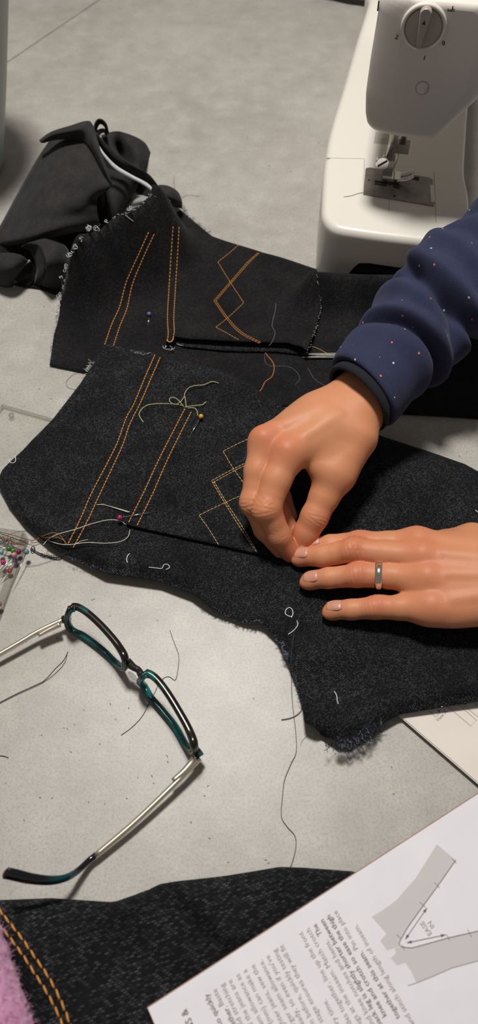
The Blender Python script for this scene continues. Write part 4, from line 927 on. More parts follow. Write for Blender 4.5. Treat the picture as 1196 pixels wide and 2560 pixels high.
temple([(486, 1872, .012), (496, 1884, .0115), (501, 1892, .011)], [(489, 1896, .0125), (478, 1908, .0120), (458, 1930, .0115), (432, 1952, .0110)], [(500, 1896, .0105), (440, 1957, .0095), (340, 2053, .0075), (238, 2140, .0062)], [(242, 2136, .0062), (222, 2152, .0065), (196, 2176, .010), (168, 2193, .017), (130, 2201, .024), (80, 2197, .031), (32, 2186, .038), (10, 2182, .041)], True)
temple([(172, 1552, .012), (164, 1548, .0115), (158, 1549, .011)], [(150, 1560, .0125), (136, 1567, .012), (116, 1577, .0115), (96, 1589, .0110)], [(160, 1549, .0108), (100, 1577, .0100), (40, 1612, .009), (-80, 1682, .0075), (-160, 1735, .006)], [(-158, 1733, .0062), (-185, 1750, .0065), (-220, 1765, .012), (-260, 1768, .022), (-310, 1755, .034)], False)

# ------------------------------------------------------------------ clear pin box
bx = empty('pin_box', P(0, 1450, 0), 'open clear plastic pin box with a thread tangle, at the left photo edge', 'box')
TR = P(73, 1352, .0); dR = P(-2, 1560, .0) - TR; dR /= np.linalg.norm(dR); dT = P(0, 1330, 0) - P(73, 1352, 0); dT = dT / np.linalg.norm(dT); dT = dT - dR * (dT @ dR); dT /= np.linalg.norm(dT)
def plate(name, u0, u1, v0, v1, z0, z1, mat, par=bx): return MB().box(TR + dR * (u0 + u1) / 2 + dT * (v0 + v1) / 2 + UP * (z0 + z1) / 2, (dR, dT, UP), ((u1 - u0) / 2, (v1 - v0) / 2, (z1 - z0) / 2)).build(name, mat, par, False)
BL, BW, BH = .088, .062, .0125
plate('tray_floor', 0, BL, 0, BW, .0003, .0013, M['clear'])
for q in ((0, BL, 0, .0016), (0, BL, BW - .0016, BW), (0, .0016, .0016, BW - .0016), (BL - .0016, BL, .0016, BW - .0016)): plate('tray_wall', *q, .0013, BH, M['clear_edge'])
LO = P(8, 1018, .0); lu = P(118, 1049, 0) - LO; lu /= np.linalg.norm(lu); lv = np.cross(lu, UP); lv = lv if lv[1] < 0 else -lv
lid = empty('x', (0, 0, 0)); bpy.data.objects.remove(lid)
def lplate(name, u0, u1, v0, v1, z0, z1, mat): return MB().box(LO + lu * (u0 + u1) / 2 + lv * (v0 + v1) / 2 + UP * (z0 + z1) / 2, (lu, lv, UP), ((u1 - u0) / 2, (v1 - v0) / 2, (z1 - z0) / 2)).build(name, mat, bx, False)
lplate('lid', 0, .060, 0, .060, .0002, .0011, M['clear'])
for q in ((0, .060, 0, .0012), (0, .0012, .0012, .060)): lplate('lid_rim', *q, .0011, .0038, M['clear_edge'])
for x, y, r in ((30, 1043, .0022), (34, 1046, .0)):
    if r: c = P(x, y, .0011); MB().add(*loft_rings([[c + np.array([rr * math.cos(a), rr * math.sin(a), z]) for a in np.linspace(0, 6.283, 20, endpoint=False)] for rr, z in ((r, 0), (r, .003), (r - .0006, .0034))])).build('lid_boss', M['clear_edge'], bx)
# thread tangle inside the tray
tg = MB(); rg = np.random.default_rng(4)
for k in range(7):
    pts = [P(x + rg.normal(0, 4), y + rg.normal(0, 4), .003 + .004 * rg.random()) for x, y in ((-12, 1345), (4, 1347), (14, 1352), (26, 1350), (36, 1357), (48, 1358), (58, 1360))[:5 + k % 3]]
    tg.tube(spline(pts, 6), .00014, 4)
tag(tg.build('thread_tangle', M['dark_thread']), 'tangle of dark threads lying inside the clear pin box', 'thread')
tg = MB()
for k in range(4):
    pts = [P(x + rg.normal(0, 3), y + rg.normal(0, 3), .004 + .004 * rg.random()) for x, y in ((-10, 1340), (6, 1343), (18, 1348), (34, 1356), (48, 1360), (60, 1362))]
    tg.tube(spline(pts, 6), .00016, 4)
tag(tg.build('thread_tangle', M['orange']), 'tangle of amber threads lying inside the clear pin box', 'thread')
# ------------------------------------------------------------------ person: two forearms and hands, navy sleeves
def V3(x, y, z): return P(x, y, z)
def U(v): return v / (np.linalg.norm(v) + 1e-12)
person = empty('person', P(1150, 1180, 0), 'person in a navy flecked sweatshirt pinching denim with both bare hands, wearing a silver ring', 'person')
SKIN = np.array([.60, .255, .128]); RED = np.array([.54, .150, .078]); PALE = np.array([.61, .30, .155])
def finish(fl, name, marks):
    me, V = fl.mesh(name)
    tone = np.tile(SKIN, (len(V), 1))
    for c, r, col, w in marks:
        d = np.exp(-(np.linalg.norm(V - c, axis=1) / r) ** 2)[:, None] * w; tone = tone * (1 - d) + np.asarray(col) * d
    at = me.attributes.new('tone', 'FLOAT_COLOR', 'POINT'); at.data.foreach_set('color', np.c_[tone, np.ones(len(V))].ravel().astype(np.float32))
    o = link(name, me, M['skin'], person)
    sm = o.modifiers.new('soften', 'SMOOTH'); sm.factor = .5; sm.iterations = 2
    return o
def nail(par, tip, back, dorsal, r, wid=.62, ln=.0095, tiplen=.001):
    """curved nail plate on the dorsal side of a fingertip (tip/back = axis points)"""
    a = U(tip - back); d = U(dorsal - a * (dorsal @ a)); l = np.cross(a, d); nu, nv = 9, 8; V = []; Fc = []; V2 = []
    for i in range(nv + 1):
        t = i / nv; s = -ln * .72 + ln * t; rr = r * (1.0 + .07 * (1 - t) - .10 * max(0, t - .5) ** 1.5); w = wid * (1 - .28 * max(0, t - .75) / .25 - .25 * max(0, .25 - t) / .25)
        for j in range(nu + 1):
            q = (j / nu - .5) * 2 * w * 1.25; drop = .0016 * max(0, t - .4) ** 1.6
            e = .00035 if 0 < i and 0 < j < nu else -.00025
            V.append(tip + a * s + d * ((rr + e) * math.cos(q) - drop) + l * (rr + e) * math.sin(q)); V2.append(tip + a * s + d * ((rr - .0005) * math.cos(q) - drop) + l * (rr - .0005) * math.sin(q))
    n = (nu + 1) * (nv + 1)
    for i in range(nv):
        for j in range(nu):
            k = i * (nu + 1) + j; Fc.append((k, k + 1, k + nu + 2, k + nu + 1)); Fc.append((k + n, k + nu + 1 + n, k + nu + 2 + n, k + 1 + n))
    rim = list(range(nu + 1)) + [i * (nu + 1) + nu for i in range(1, nv + 1)] + [nv * (nu + 1) + j for j in range(nu - 1, -1, -1)] + [i * (nu + 1) for i in range(nv - 1, 0, -1)]
    for p, q in zip(rim, rim[1:] + rim[:1]): Fc.append((p, p + n, q + n, q))
    o = link('nail', mesh('nail', V + V2, Fc), M['nail'], par)
    me = o.data; me.materials.append(M['nail_tip'])
    for p in me.polygons:
        if p.index < 2 * nu * nv and p.index // 2 // nu == nv - 1: p.material_index = 1
    bm = bmesh.new(); bm.from_mesh(me); bmesh.ops.recalc_face_normals(bm, faces=bm.faces); bm.to_mesh(me); bm.free()
    return o
# ---- left hand, flat on the denim
zc = .0065
Lf = {
 'little': [(836, 1525, zc + .0062, .0060), (878, 1524, zc + .0090, .0065), (940, 1519, zc + .0120, .0073), (1000, 1519, zc + .0150, .0078), (1072, 1519, zc + .0190, .0090)],
 'ring': [(779, 1450, zc + .0068, .0060), (822, 1445, zc + .0105, .0068), (893, 1438, zc + .0150, .0078), (975, 1440, zc + .0185, .0082), (1062, 1448, zc + .0230, .0098)],
 'middle': [(757, 1392, zc + .0060, .0062), (808, 1391, zc + .0115, .0072), (882, 1376, zc + .0190, .0083), (965, 1385, zc + .0215, .0086), (1050, 1392, zc + .0245, .0100)],
 'index': [(782, 1366, zc + .0060, .0060), (826, 1362, zc + .0090, .0068), (895, 1358, zc + .0130, .0080), (970, 1360, zc + .0160, .0084), (1042, 1356, zc + .0205, .0098)],
}
WR = V3(1330, 1452, .036); FA = V3(1640, 1500, .052)
allp = [V3(*q[:3]) for f in Lf.values() for q in f]
lo = np.min(allp, 0) - .012; hi = np.max(allp, 0) + .012; hi[0] = .305; lo[1] -= .012; hi[1] += .010; lo[2] = -.002; hi[2] = .074
palm = Field(lo, hi, .00070)
mcps = {k: V3(*f[-1][:3]) for k, f in Lf.items()}
side = U(mcps['index'] - mcps['little']); fwd = U(mcps['middle'] - WR)
carp = {k: WR + side * o + UP * zz for k, o, zz in (('index', .015, .000), ('middle', .006, .002), ('ring', -.005, .001), ('little', -.014, -.002))}
for k, f in Lf.items():
    palm.cones([(mcps[k] - UP * .001, f[-1][3] * .98), ((mcps[k] + carp[k]) / 2 + UP * .0005, .0105), (carp[k], .0135)], .010)
palm.cones([(WR + side * .009, .0165), (FA + side * .012 + UP * .002, .0215)], .012); palm.cones([(WR - side * .010, .0160), (FA - side * .014, .0210)], .012)
palm.ell((mcps['middle'] + mcps['ring']) / 2 * .55 + WR * .45 - UP * .007, (fwd, side, np.cross(fwd, side)), (.038, .031, .012), .010)
for k in Lf: palm.cones([(mcps[k] + UP * (Lf[k][-1][3] * .62) - fwd * .001, .0042), (mcps[k] + UP * (Lf[k][-1][3] * .50) - fwd * .008, .0036)], .006)
for k, o in (('index', .012), ('middle', .004), ('ring', -.004), ('little', -.011)):      # extensor tendons
    a = mcps[k] + UP * (Lf[k][-1][3] * .74); b = WR + side * o + UP * .0130; palm.cones([(a * .8 + b * .2, .0016), (a * .4 + b * .6, .0016)], .005)
th = [(V3(1260, 1385, .028), .0125), (V3(1180, 1352, .022), .0115), (V3(1110, 1362, .0165), .0095), (V3(1040, 1378, .0145), .0080)]
palm.cones(th, .010)
fing = Field(lo, hi, .00070)
for k in ('little', 'ring', 'middle', 'index'):
    f = Lf[k]; pts = [(V3(*q[:3]), q[3]) for q in f]; fing.cones(pts, .0009, .0022)
    p = V3(*f[2][:3]); d = U(np.array([0, 0, 1.0]) + .2 * side); fing.ell(p + UP * f[2][3] * .30, (fwd, side, UP), (.0072, f[2][3] * .86, f[2][3] * .80), .004)
    fing.ell(V3(*f[0][:3]) - UP * .0012, (fwd, side, UP), (.0072, .0060, .0050), .003)
palm.A = smin(palm.A, fing.A, .0062)
for k in Lf:
    f = Lf[k]
    for idx, amp, wd, sp in ((2, .00036, .0046, .0024), (1, .00020, .0026, .0021)):
        p = V3(*f[idx][:3]); ax = U(V3(*f[idx - 1][:3]) - V3(*f[idx + 1][:3])); palm.grooves(p, ax, U(UP - ax * ax[2]), amp, sp, wd)
palm_marks = []
for k in Lf:
    f = Lf[k]; palm_marks += [(V3(*f[2][:3]) + UP * f[2][3], .009, RED, .55), (V3(*f[0][:3]), .009, RED, .35), (mcps[k] + UP * .008, .012, RED, .30), (V3(*f[1][:3]) + UP * .006, .005, PALE, .3)]
lh = finish(palm, 'hand', palm_marks)
for k, dz in (('little', .15), ('ring', -.05), ('middle', .0), ('index', .25)):
    f = Lf[k]; t = V3(*f[0][:3]); b = V3(*f[1][:3]); nail(lh, t + U(t - b) * .0012, b, UP + side * dz, f[0][3] * 1.03, .58, .0102)
# ring
c = V3(948, 1440, zc + .0178); ax = U(V3(893, 1438, zc + .0150) - V3(975, 1440, zc + .0185)); e1 = U(UP - ax * ax[2]); e2 = np.cross(ax, e1); V = []; Fc = []
nr_, np_ = 48, 10
for i in range(nr_):
    a = 2 * math.pi * i / nr_; rad = e1 * math.cos(a) + e2 * math.sin(a)
    for j in range(np_):
        b = 2 * math.pi * j / np_; V.append(c + rad * (.0086 + .0009 * math.cos(b)) + ax * .0024 * math.sin(b))
for i in range(nr_):
    for j in range(np_): Fc.append((i * np_ + j, ((i + 1) % nr_) * np_ + j, ((i + 1) % nr_) * np_ + (j + 1) % np_, i * np_ + (j + 1) % np_))
tag(link('ring', mesh('ring', V, Fc), M['silver'], lh), 'polished silver band ring')
# ---- right hand, pinching
mI, mM, mR, mL = V3(721, 1136, .0575), V3(663, 1106, .0555), V3(676, 1096, .0455), V3(724, 1084, .0390)
wr = V3(911, 993, .0590); fa = V3(955, 930, .0665)
Rf = {
 'index': [(V3(727, 1383, .0110), .0064), (V3(697, 1338, .0250), .0078), (V3(668, 1270, .0415), .0092), (V3(692, 1200, .0505), .0096), (mI, .0112)],
 'middle': [(V3(702, 1372, .0100), .0064), (V3(664, 1322, .0230), .0078), (V3(636, 1254, .0370), .0088), (V3(646, 1178, .0475), .0092), (mM, .0108)],
 'ring': [(V3(728, 1330, .0110), .0062), (V3(702, 1285, .0180), .0070), (V3(672, 1222, .0265), .0076), (V3(670, 1160, .0370), .0082), (mR, .0098)],
 'little': [(V3(724, 1290, .0110), .0055), (V3(706, 1245, .0170), .0062), (V3(688, 1185, .0240), .0066), (V3(702, 1135, .0320), .0072), (mL, .0088)],
}
thumb = [(V3(749, 1370, .0105), .0068), (V3(766, 1332, .0185), .0082), (V3(787, 1292, .0275), .0090), (V3(812, 1240, .0350), .0098), (V3(842, 1185, .0430), .0120), (V3(888, 1092, .0535), .0150)]
allp = [p for f in list(Rf.values()) + [thumb] for p, r in f] + [wr, fa]
lo = np.min(allp, 0) - .020; hi = np.max(allp, 0) + .020; lo[2] = -.001; hi[0] = wr[0] + .055; hi[1] = wr[1] + .055; hi[2] = .098
pr = Field(lo, hi, .00070)
fw = U((mI + mM) / 2 - wr); sd = U(mI - mM); sd = U(sd - fw * (sd @ fw)); dors = np.cross(fw, sd); dors = dors if dors[2] > 0 else -dors
latf = U(wr - fa); latS = U(np.cross(UP, latf)); latS = latS if latS @ sd > 0 else -latS
for m, r, o in ((mI, .0108, .008), (mM, .0104, .003), (mR, .0096, -.005), (mL, .0086, -.010)):
    cpt = wr + latS * o + UP * (.002 if abs(o) < .01 else -.002); pr.cones([(m - dors * .001, r), ((m + cpt) / 2 + dors * .0005, .0118), (cpt, .0112)], .008)
pr.cones([(wr + latS * .0075, .0138), (fa + latS * .006, .0125)], .006); pr.cones([(wr - latS * .0085, .0138), (fa - latS * .006, .0125)], .006)
pr.cones([(thumb[-2][0], .0130), (thumb[-1][0], .0150), (wr + latS * .004, .0105)], .010)
pr.cones([(mI * .55 + wr * .45 - dors * .006, .0115), (thumb[-2][0] * .72 + mI * .28, .0085)], .012)          # web between thumb and index
pr.ell(mM * .42 + wr * .58 - dors * .008, (fw, sd, dors), (.036, .026, .013), .010)
for m in (mI, mM): pr.cones([(m + dors * .0066 + fw * .001, .0046), (m + dors * .0056 - fw * .008, .0036)], .007)
for m, o in ((mI, .010), (mM, .002)):
    a = m + dors * .0085; b = wr + latS * o + UP * .0125; pr.cones([(a * .8 + b * .2, .0015), (a * .45 + b * .55, .0014)], .006)
fg = Field(lo, hi, .00070)
for k in ('little', 'ring', 'middle', 'index'):
    fg.cones(Rf[k], .0009, .0030)
    p, r = Rf[k][2]; ax = U(Rf[k][1][0] - Rf[k][3][0]); dd = U(p - (Rf[k][1][0] + Rf[k][3][0]) / 2 + UP * .002); fg.ell(p + dd * r * .22, (ax, U(np.cross(ax, dd)), dd), (.0080, r * .92, r * .86), .004)
fg.cones(thumb[:-1], .0009, .0040)
pr.A = smin(pr.A, fg.A, .0055)
def gro(chain, idx, amp, wd, sp, dd=None):
    p, r = chain[idx]; ax = U(chain[idx - 1][0] - chain[idx + 1][0]); d = dd if dd is not None else U(p - (chain[idx - 1][0] + chain[idx + 1][0]) / 2 + UP * .002); d = U(d - ax * (d @ ax)); pr.grooves(p, ax, d, amp, sp, wd)
for k in ('index', 'middle'): gro(Rf[k], 2, .00038, .0042, .0027); gro(Rf[k], 1, .00018, .0030, .0022)
gro(thumb, 2, .00042, .0042, .0026, U(sd + .3 * UP)); 
mk = [(mI + dors * .010, .012, RED, .75), (mM + dors * .010, .010, RED, .70), (Rf['index'][2][0], .013, RED, .35), (Rf['index'][0][0], .014, RED, .45), (Rf['middle'][0][0], .014, RED, .4), (thumb[0][0], .012, RED, .4), (thumb[2][0] + sd * .008, .009, RED, .5), (V3(800, 1050, .074), .03, PALE, .45)]
rh = finish(pr, 'hand', mk)
t, b = thumb[0][0], thumb[1][0]; nail(rh, t + U(t - b) * .0032, b, U(sd * .8 + UP * .45 + np.array([0, -.55, 0])), thumb[0][1] * 1.0, .60, .0125)
t, b = Rf['index'][0][0], Rf['index'][1][0]; nail(rh, t + U(t - b) * .0030, b, U(-sd * .9 - UP * .1 - .5 * np.array([0, 1.0, 0])), Rf['index'][0][1], .6, .0110)
# ---- sleeves: tubes with soft folds
def sleeve(name, path, folds, flat=.86, nu=150, nv=96, upv=None, seed=0, shear=0.0, sdir=None):
    p = np.array([list(P(x, y, z)) + [r] for x, y, z, r in path]); q = spline(p, 12); L = np.r_[0, np.cumsum(np.linalg.norm(np.diff(q[:, :3], axis=0), axis=1))]
    t = np.linspace(0, L[-1], nu); c = np.stack([np.interp(t, L, q[:, k]) for k in range(4)], 1)
    T = np.gradient(c[:, :3], axis=0); T /= np.linalg.norm(T, axis=1)[:, None]
    Nn = np.cross(np.array([0, 0, 1.0]), T); Nn /= np.linalg.norm(Nn, axis=1)[:, None]; Bn = np.cross(T, Nn)
    ph = np.linspace(0, 2 * math.pi, nv, endpoint=False); rg = np.random.default_rng(seed)
    S, PH = np.meshgrid(t, ph, indexing='ij'); R = np.ones_like(S) * c[:, 3][:, None]; D = np.zeros_like(S)
    for s0, tilt, phi0, amp, w, spread in folds:
        d = S - (s0 + tilt * np.cos(PH - phi0)); win = .5 + .5 * np.tanh((np.cos(PH - phi0) + spread) * 3); D += amp * np.exp(-(d / w) ** 2) * win
    for k in range(6):
        a, f, o = rg.integers(1, 4), rg.uniform(30, 110), rg.uniform(0, 6.28); D += .0007 * np.sin(a * PH + f * S + o)
    edge = np.clip(t / .004, 0, 1); R = (R + D) * (.93 + .07 * np.sqrt(1 - (1 - edge[:, None]) ** 2))
    V = c[:, None, :3] + Nn[:, None] * (np.cos(PH) * R)[..., None] + Bn[:, None] * (np.sin(PH) * R * flat)[..., None]
    if shear:
        pj = ((V - c[:, None, :3]) @ sdir) / c[:, None, 3]; V = V - T[:, None] * (shear * pj * np.clip(1 - S / .055, 0, 1))[..., None]
    V[..., 2] = np.maximum(V[..., 2], .012)
    ring_in = c[0, :3] + (V[0] - c[0, :3]) * .90; ring_in2 = ring_in + T[0] * .012
    V = np.vstack([V.reshape(-1, 3), ring_in + T[0] * .0006, ring_in2]); Fc = []
    for i in range(nu - 1):
        for j in range(nv): j2 = (j + 1) % nv; Fc.append((i * nv + j, i * nv + j2, (i + 1) * nv + j2, (i + 1) * nv + j))
    b0_ = nu * nv
    for j in range(nv): j2 = (j + 1) % nv; Fc.append((j2, j, b0_ + j, b0_ + j2)); Fc.append((b0_ + j2, b0_ + j, b0_ + nv + j, b0_ + nv + j2))
    Fc.append(tuple((nu - 1) * nv + j for j in range(nv)))
    me = mesh(name, V, Fc); bm = bmesh.new(); bm.from_mesh(me); bmesh.ops.recalc_face_normals(bm, faces=bm.faces); bm.to_mesh(me); bm.free()
    o = link(name, me, M['jersey'], person)
    return o, c, T
pathR = [(908, 980, .0630, .0300), (960, 912, .067, .0305), (1010, 855, .071, .0335), (1070, 792, .077, .0365), (1150, 716, .086, .0400), (1240, 640, .096, .043), (1420, 500, .112, .047)]
A_ = math.pi
sl, cR, TR_ = sleeve('sweater_sleeve', pathR, [
    (.0400, .007, 2.4, -.0095, .0030, .45), (.0465, .007, 2.4, .0060, .0060, .35), (.0290, .006, 2.4, .0030, .0070, .3),
    (.0900, -.012, 2.2, -.0105, .0050, .1), (.0985, -.012, 2.2, .0060, .0080, .2), (.0780, .014, 1.4, .0055, .0080, .1), (.0660, .022, 1.2, -.0085, .0065, -.1),
    (.1120, .018, 1.0, -.0090, .0080, -.1), (.1290, -.012, 1.6, .0065, .0100, .2), (.1450, .01, 1.8, -.008, .008, .1), (.0580, .012, .9, .0050, .0060, -.2)], .92, 190, 110, seed=5, shear=.007, sdir=latS)
# black rib cuff peeking out of the sleeve
cu = P(908, 980, .0630); T0 = TR_[0]; pts = [cu - T0 * .0075, cu - T0 * .004, cu + T0 * .002, cu + T0 * .009]
V, Fc = sweep(np.array(pts), [.0252, .0258, .0236, .0215], 72, False, UP, [.0264, .0270, .0248, .0225]); Fc = Fc[:-2]
V = np.array(V); V = V - T0 * (.007 * ((V - cu) @ latS) / .0285)[:, None]; n = len(V); nin = cu + (V - cu) * .92; k = 72
cf = link('cuff', mesh('cuff', np.vstack([V, nin[:k]]), Fc + [(j, n + j, n + (j + 1) % k, (j + 1) % k) for j in range(k)]), M['rib'], sl)
pathL = [(1480, 1474, .045, .030), (1560, 1486, .050, .033), (1700, 1500, .058, .037), (1950, 1520, .075, .042)]
sl2, _, _ = sleeve('sweater_sleeve', pathL, [(.03, .004, 1.6, -.004, .005, .3), (.06, -.006, 1.6, .004, .008, .3)], .92, 60, 48, seed=9)
# ------------------------------------------------------------------ pins
def shaft(mb, a, b): mb.tube([a, a * .5 + b * .5, b], [.00035, .00034, .00012], 6)
def pin(label, head, tip, zh, zt, col, zf=None, r=.0019, vis=None):
    h = PS(*head, zf, zh) if zf else P(*head, zh); t = PS(*tip, zf, zt) if zf else P(*tip, zt)
    o = empty('ball_head_pin', h, label, 'pin', None)
    MB().ball(h, r, 16, 10).build('head', pearl(*col), o); mb = MB(); shaft(mb, h, t); mb.build('shaft', M['chrome'], o)
    return o
MAG = ('magenta', (.42, .012, .13)); GRN = ('green', (.02, .16, .02)); ROS = ('rose', (.62, .22, .24)); STL = ('steel_blue', (.10, .18, .22)); PUR = ('lilac', (.16, .09, .32)); YEL = ('yellow', (.62, .36, .02)); RDD = ('red', (.42, .01, .012)); DMG = ('dark_magenta', (.28, .005, .09)); TUR = ('pale_turquoise', (.16, .30, .30))
pin('lilac pearl-headed pin stuck in the upper denim trouser back', (373, 785), (371, 815), .0022, .0004, PUR, hA)
pin('yellow pearl-headed pin stuck in the lower denim by the pocket hem top', (503, 1041), (470, 1100), .0034, .0003, YEL, hPB)
pin('magenta pearl-headed pin at the bottom of the pocket hem', (300, 1294), (398, 1277), .0028, .0010, MAG, hPB)
for lb, h, t, zh, zt, c in (('green pin head, topmost of the pins in the clear box', (22, 1372), (-40, 1364), .0075, .0035, GRN), ('green pin head half hidden behind the rose pin in the box', (33, 1377), (-25, 1372), .006, .003, ('mid_green', (.05, .20, .03))),
        ('rose pink pin head in the clear box beside the green ones', (36, 1387), (-30, 1460), .009, .003, ROS), ('dark magenta pin head behind the rose pink one in the box', (47, 1380), (0, 1455), .006, .003, DMG),
        ('steel blue pin head in the right corner of the clear box', (66, 1380), (30, 1470), .010, .004, STL), ('pale turquoise pin head at the left edge of the clear box', (3, 1380), (30, 1345), .007, .003, TUR),
        ('magenta pin head, lowest left of those in the clear box', (8, 1406), (-30, 1450), .008, .003, MAG), ('purple pin head with long white shaft in the clear box', (38, 1401), (-2, 1432), .005, .003, ('purple', (.10, .03, .20))),
        ('small red pin head low in the clear box', (24, 1427), (4, 1448), .005, .003, RDD), ('rose pin head low at the left photo edge in the box', (-2, 1510), (-40, 1560), .007, .003, ('old_rose', (.50, .20, .20)))):
    pin(lb, h, t, zh, zt, c, None, .00185)
tag(MB().tube([P(40, 1398, .005), P(0, 1433, .004)], .0003, 6).build('needle', M['chrome']), 'bare steel needle lying among pins in the clear box', 'needle')
# ------------------------------------------------------------------ loose threads
def z0(X, Y): return 0 * np.asarray(X, float) + .0003
OBW = np.array([P(x, y, .004)[:2] for x, y in outB])
def zAB(X, Y): return np.where(inside(X, Y, OBW), hB(X, Y), .0003)
def thread(label, px, mat, zf=z0, r=.00022, lift=None, n=7, closed=False, fly=0.0):
    lift = r if lift is None else lift
    q = spline(np.array(px, float), n, closed); m = len(q)
    pts = np.array([PS(x, y, zf, lift + fly * math.sin(math.pi * i / (m - 1))) for i, (x, y) in enumerate(q)])
    mb = MB(); mb.tube(pts, r, 5, closed); o = mb.build('thread', M[mat]); return tag(o, label, 'thread')
thread('orange thread end curling out from under the finished pocket', [(655, 868), (668, 888), (682, 905), (686, 922), (680, 942), (664, 954), (658, 966), (652, 976), (640, 987)], 'orange', hA, .00042)
thread('short orange thread by the scissor tips near the cuff', [(768, 864), (792, 870), (819, 884)], 'orange', hA, .0004)
thread('olive thread looping left from the pocket hem top', [(359, 1056), (348, 1036), (360, 1018), (385, 1010), (430, 1010), (458, 1014)], 'olive', hB, .00036, .0006)
thread('olive thread running up and right from the pocket hem top', [(466, 1019), (464, 1000), (462, 985), (472, 970), (488, 964), (510, 962), (530, 954), (548, 958)], 'olive', hB, .00034, .0008, fly=.002)
thread('olive thread loop knotted at the pocket hem top', [(460, 1017), (448, 1002), (436, 994), (426, 995), (425, 1004), (438, 1011), (452, 1004), (462, 990)], 'olive', hB, .00034, .0012, fly=.003)
thread('short olive thread ends curling right from the pocket hem top', [(462, 1018), (486, 1014), (505, 1012), (516, 1004)], 'olive', hPB, .00034, .0008)
thread('curved olive thread end just left of the yellow pin', [(470, 1020), (486, 1020), (493, 1028), (495, 1039)], 'olive', hPB, .00034, .0008)
thread('cream thread lying between yoke seam and magenta pin', [(242, 1262), (258, 1262), (290, 1270), (325, 1280)], 'cream', hB, .0003, .0006)
thread('short cream thread beside the one left of the magenta pin', [(256, 1260), (275, 1266), (322, 1281)], 'cream', hB, .00026, .0010)
thread('long cream thread arching from pocket hem foot to the pin box corner', [(314, 1311), (300, 1302), (270, 1300), (228, 1310), (190, 1323), (150, 1334), (125, 1345), (108, 1362)], 'cream', hB, .0003, .0008, fly=.004)
thread('cream thread loop drooping below the pocket hem foot', [(325, 1325), (320, 1342), (300, 1354), (262, 1358), (218, 1356), (180, 1361), (150, 1360), (115, 1350)], 'cream', hB, .0003, .0008, fly=.003)
thread('cream thread tip by the yoke seam end', [(185, 1364), (200, 1354), (220, 1349)], 'cream', hB, .00024, .0008)
thread('amber thread arching from yoke seam end to the pin box', [(168, 1362), (152, 1340), (135, 1332), (115, 1337), (98, 1345), (78, 1351), (40, 1340), (0, 1330)], 'orange', zAB, .00026, .001, fly=.004)
thread('second amber thread from yoke seam end over the denim edge', [(165, 1362), (158, 1350), (140, 1343), (120, 1344), (98, 1347), (76, 1354)], 'orange', zAB, .00026, .001, fly=.003)
thread('fine dark thread arching from pin box over the denim edge', [(88, 1336), (66, 1328), (50, 1329), (34, 1333), (10, 1342), (-8, 1350)], 'dark_thread', z0, 0.00013, .004, fly=.006)
thread('dark thread lying across the pin box corner', [(140, 1397), (120, 1404), (92, 1413), (62, 1416)], 'dark_thread', z0, 0.00013, .0006)
thread('long dark thread running from denim edge down to the lower cloth', [(790, 1500), (760, 1530), (742, 1556), (733, 1600), (728, 1650), (729, 1700), (732, 1760), (740, 1830), (741, 1880), (728, 1910), (712, 1950), (707, 1990), (704, 2040), (718, 2066), (738, 2090), (740, 2120), (730, 2160), (722, 2175)], 'dark_thread', zAB, 0.00019, .0004)
thread('curly dark thread crossing the right lens of the glasses', [(425, 1575), (434, 1602), (447, 1640), (444, 1680), (438, 1700), (424, 1692), (412, 1694), (398, 1708), (388, 1730), (376, 1752), (356, 1790), (330, 1818), (303, 1838)], 'dark_thread', z0, 0.00016)
thread('doubled dark thread pointing at the left lens', [(170, 1630), (158, 1652), (138, 1672), (112, 1700), (90, 1712), (40, 1735), (-5, 1758)], 'dark_thread', z0, 0.00017)
thread('second strand of the doubled dark thread at left', [(169, 1629), (162, 1656), (140, 1682), (108, 1706), (84, 1718), (40, 1738), (-5, 1761)], 'dark_thread', z0, 0.00014)
thread('short dark thread at the left photo edge below the glasses', [(-8, 1889), (8, 1890), (21, 1894)], 'dark_thread', z0, 0.0002)
thread('short white thread lying below the pocket near the yoke seam', [(325, 1384), (320, 1388), (317, 1398), (319, 1407)], 'white_thread', hB, .0003)
thread('white thread with a curl at its end on the lower denim', [(372, 1418), (390, 1420), (405, 1421), (410, 1412), (420, 1411), (424, 1419), (415, 1424)], 'white_thread', hB, .00026)
thread('white thread ring lying left of the little finger', [(731, 1542), (722, 1540), (714, 1534), (716, 1524), (724, 1519), (731, 1524), (733, 1534), (729, 1544)], 'white_thread', hB, .0003)
thread('short white thread just below the white thread ring', [(743, 1551), (745, 1562), (736, 1575), (721, 1586)], 'white_thread', hB, .0003)
thread('short white thread near the frayed bottom corner of the denim', [(836, 1728), (842, 1738), (844, 1752), (846, 1760)], 'white_thread', hB, .00028)
thread('grey thread sticking out of the curved edge across the long dark thread', [(757, 1762), (752, 1778), (738, 1790), (722, 1796), (704, 1799)], 'grey_thread', zAB, .00034)
thread('white thread loop at the left edge of the lower denim', [(38, 1139), (39, 1150), (36, 1156), (28, 1157), (23, 1152), (25, 1147)], 'white_thread', hB, .0003)
thread('white thread stub at the right photo edge on dark denim', [(1189, 1275), (1194, 1279), (1200, 1284)], 'white_thread', hB, .0003)
thread('pale grey thread lying on the finished pocket', [(690, 758), (689, 775), (684, 795), (681, 815), (688, 832), (680, 856), (672, 864)], 'grey_thread', hPA, .00014)
thread('grey hairline thread curling right below the finished pocket', [(662, 885), (664, 905), (680, 915), (720, 916), (742, 930), (750, 948), (738, 962)], 'grey_thread', hA, .00010)
thread('grey hairline thread running to the right wrist', [(770, 920), (785, 945), (805, 960), (826, 972)], 'grey_thread', hA, .00010)
thread('brown hair looping at the corner between both denim pieces', [(198, 930), (178, 940), (166, 956), (170, 968), (186, 974), (200, 976)], 'hair', z0, .00012)
thread('thin hair standing above the top of the bundle corner', [(434, 440), (436, 465), (440, 490)], 'hair', z0, .00013, .004)
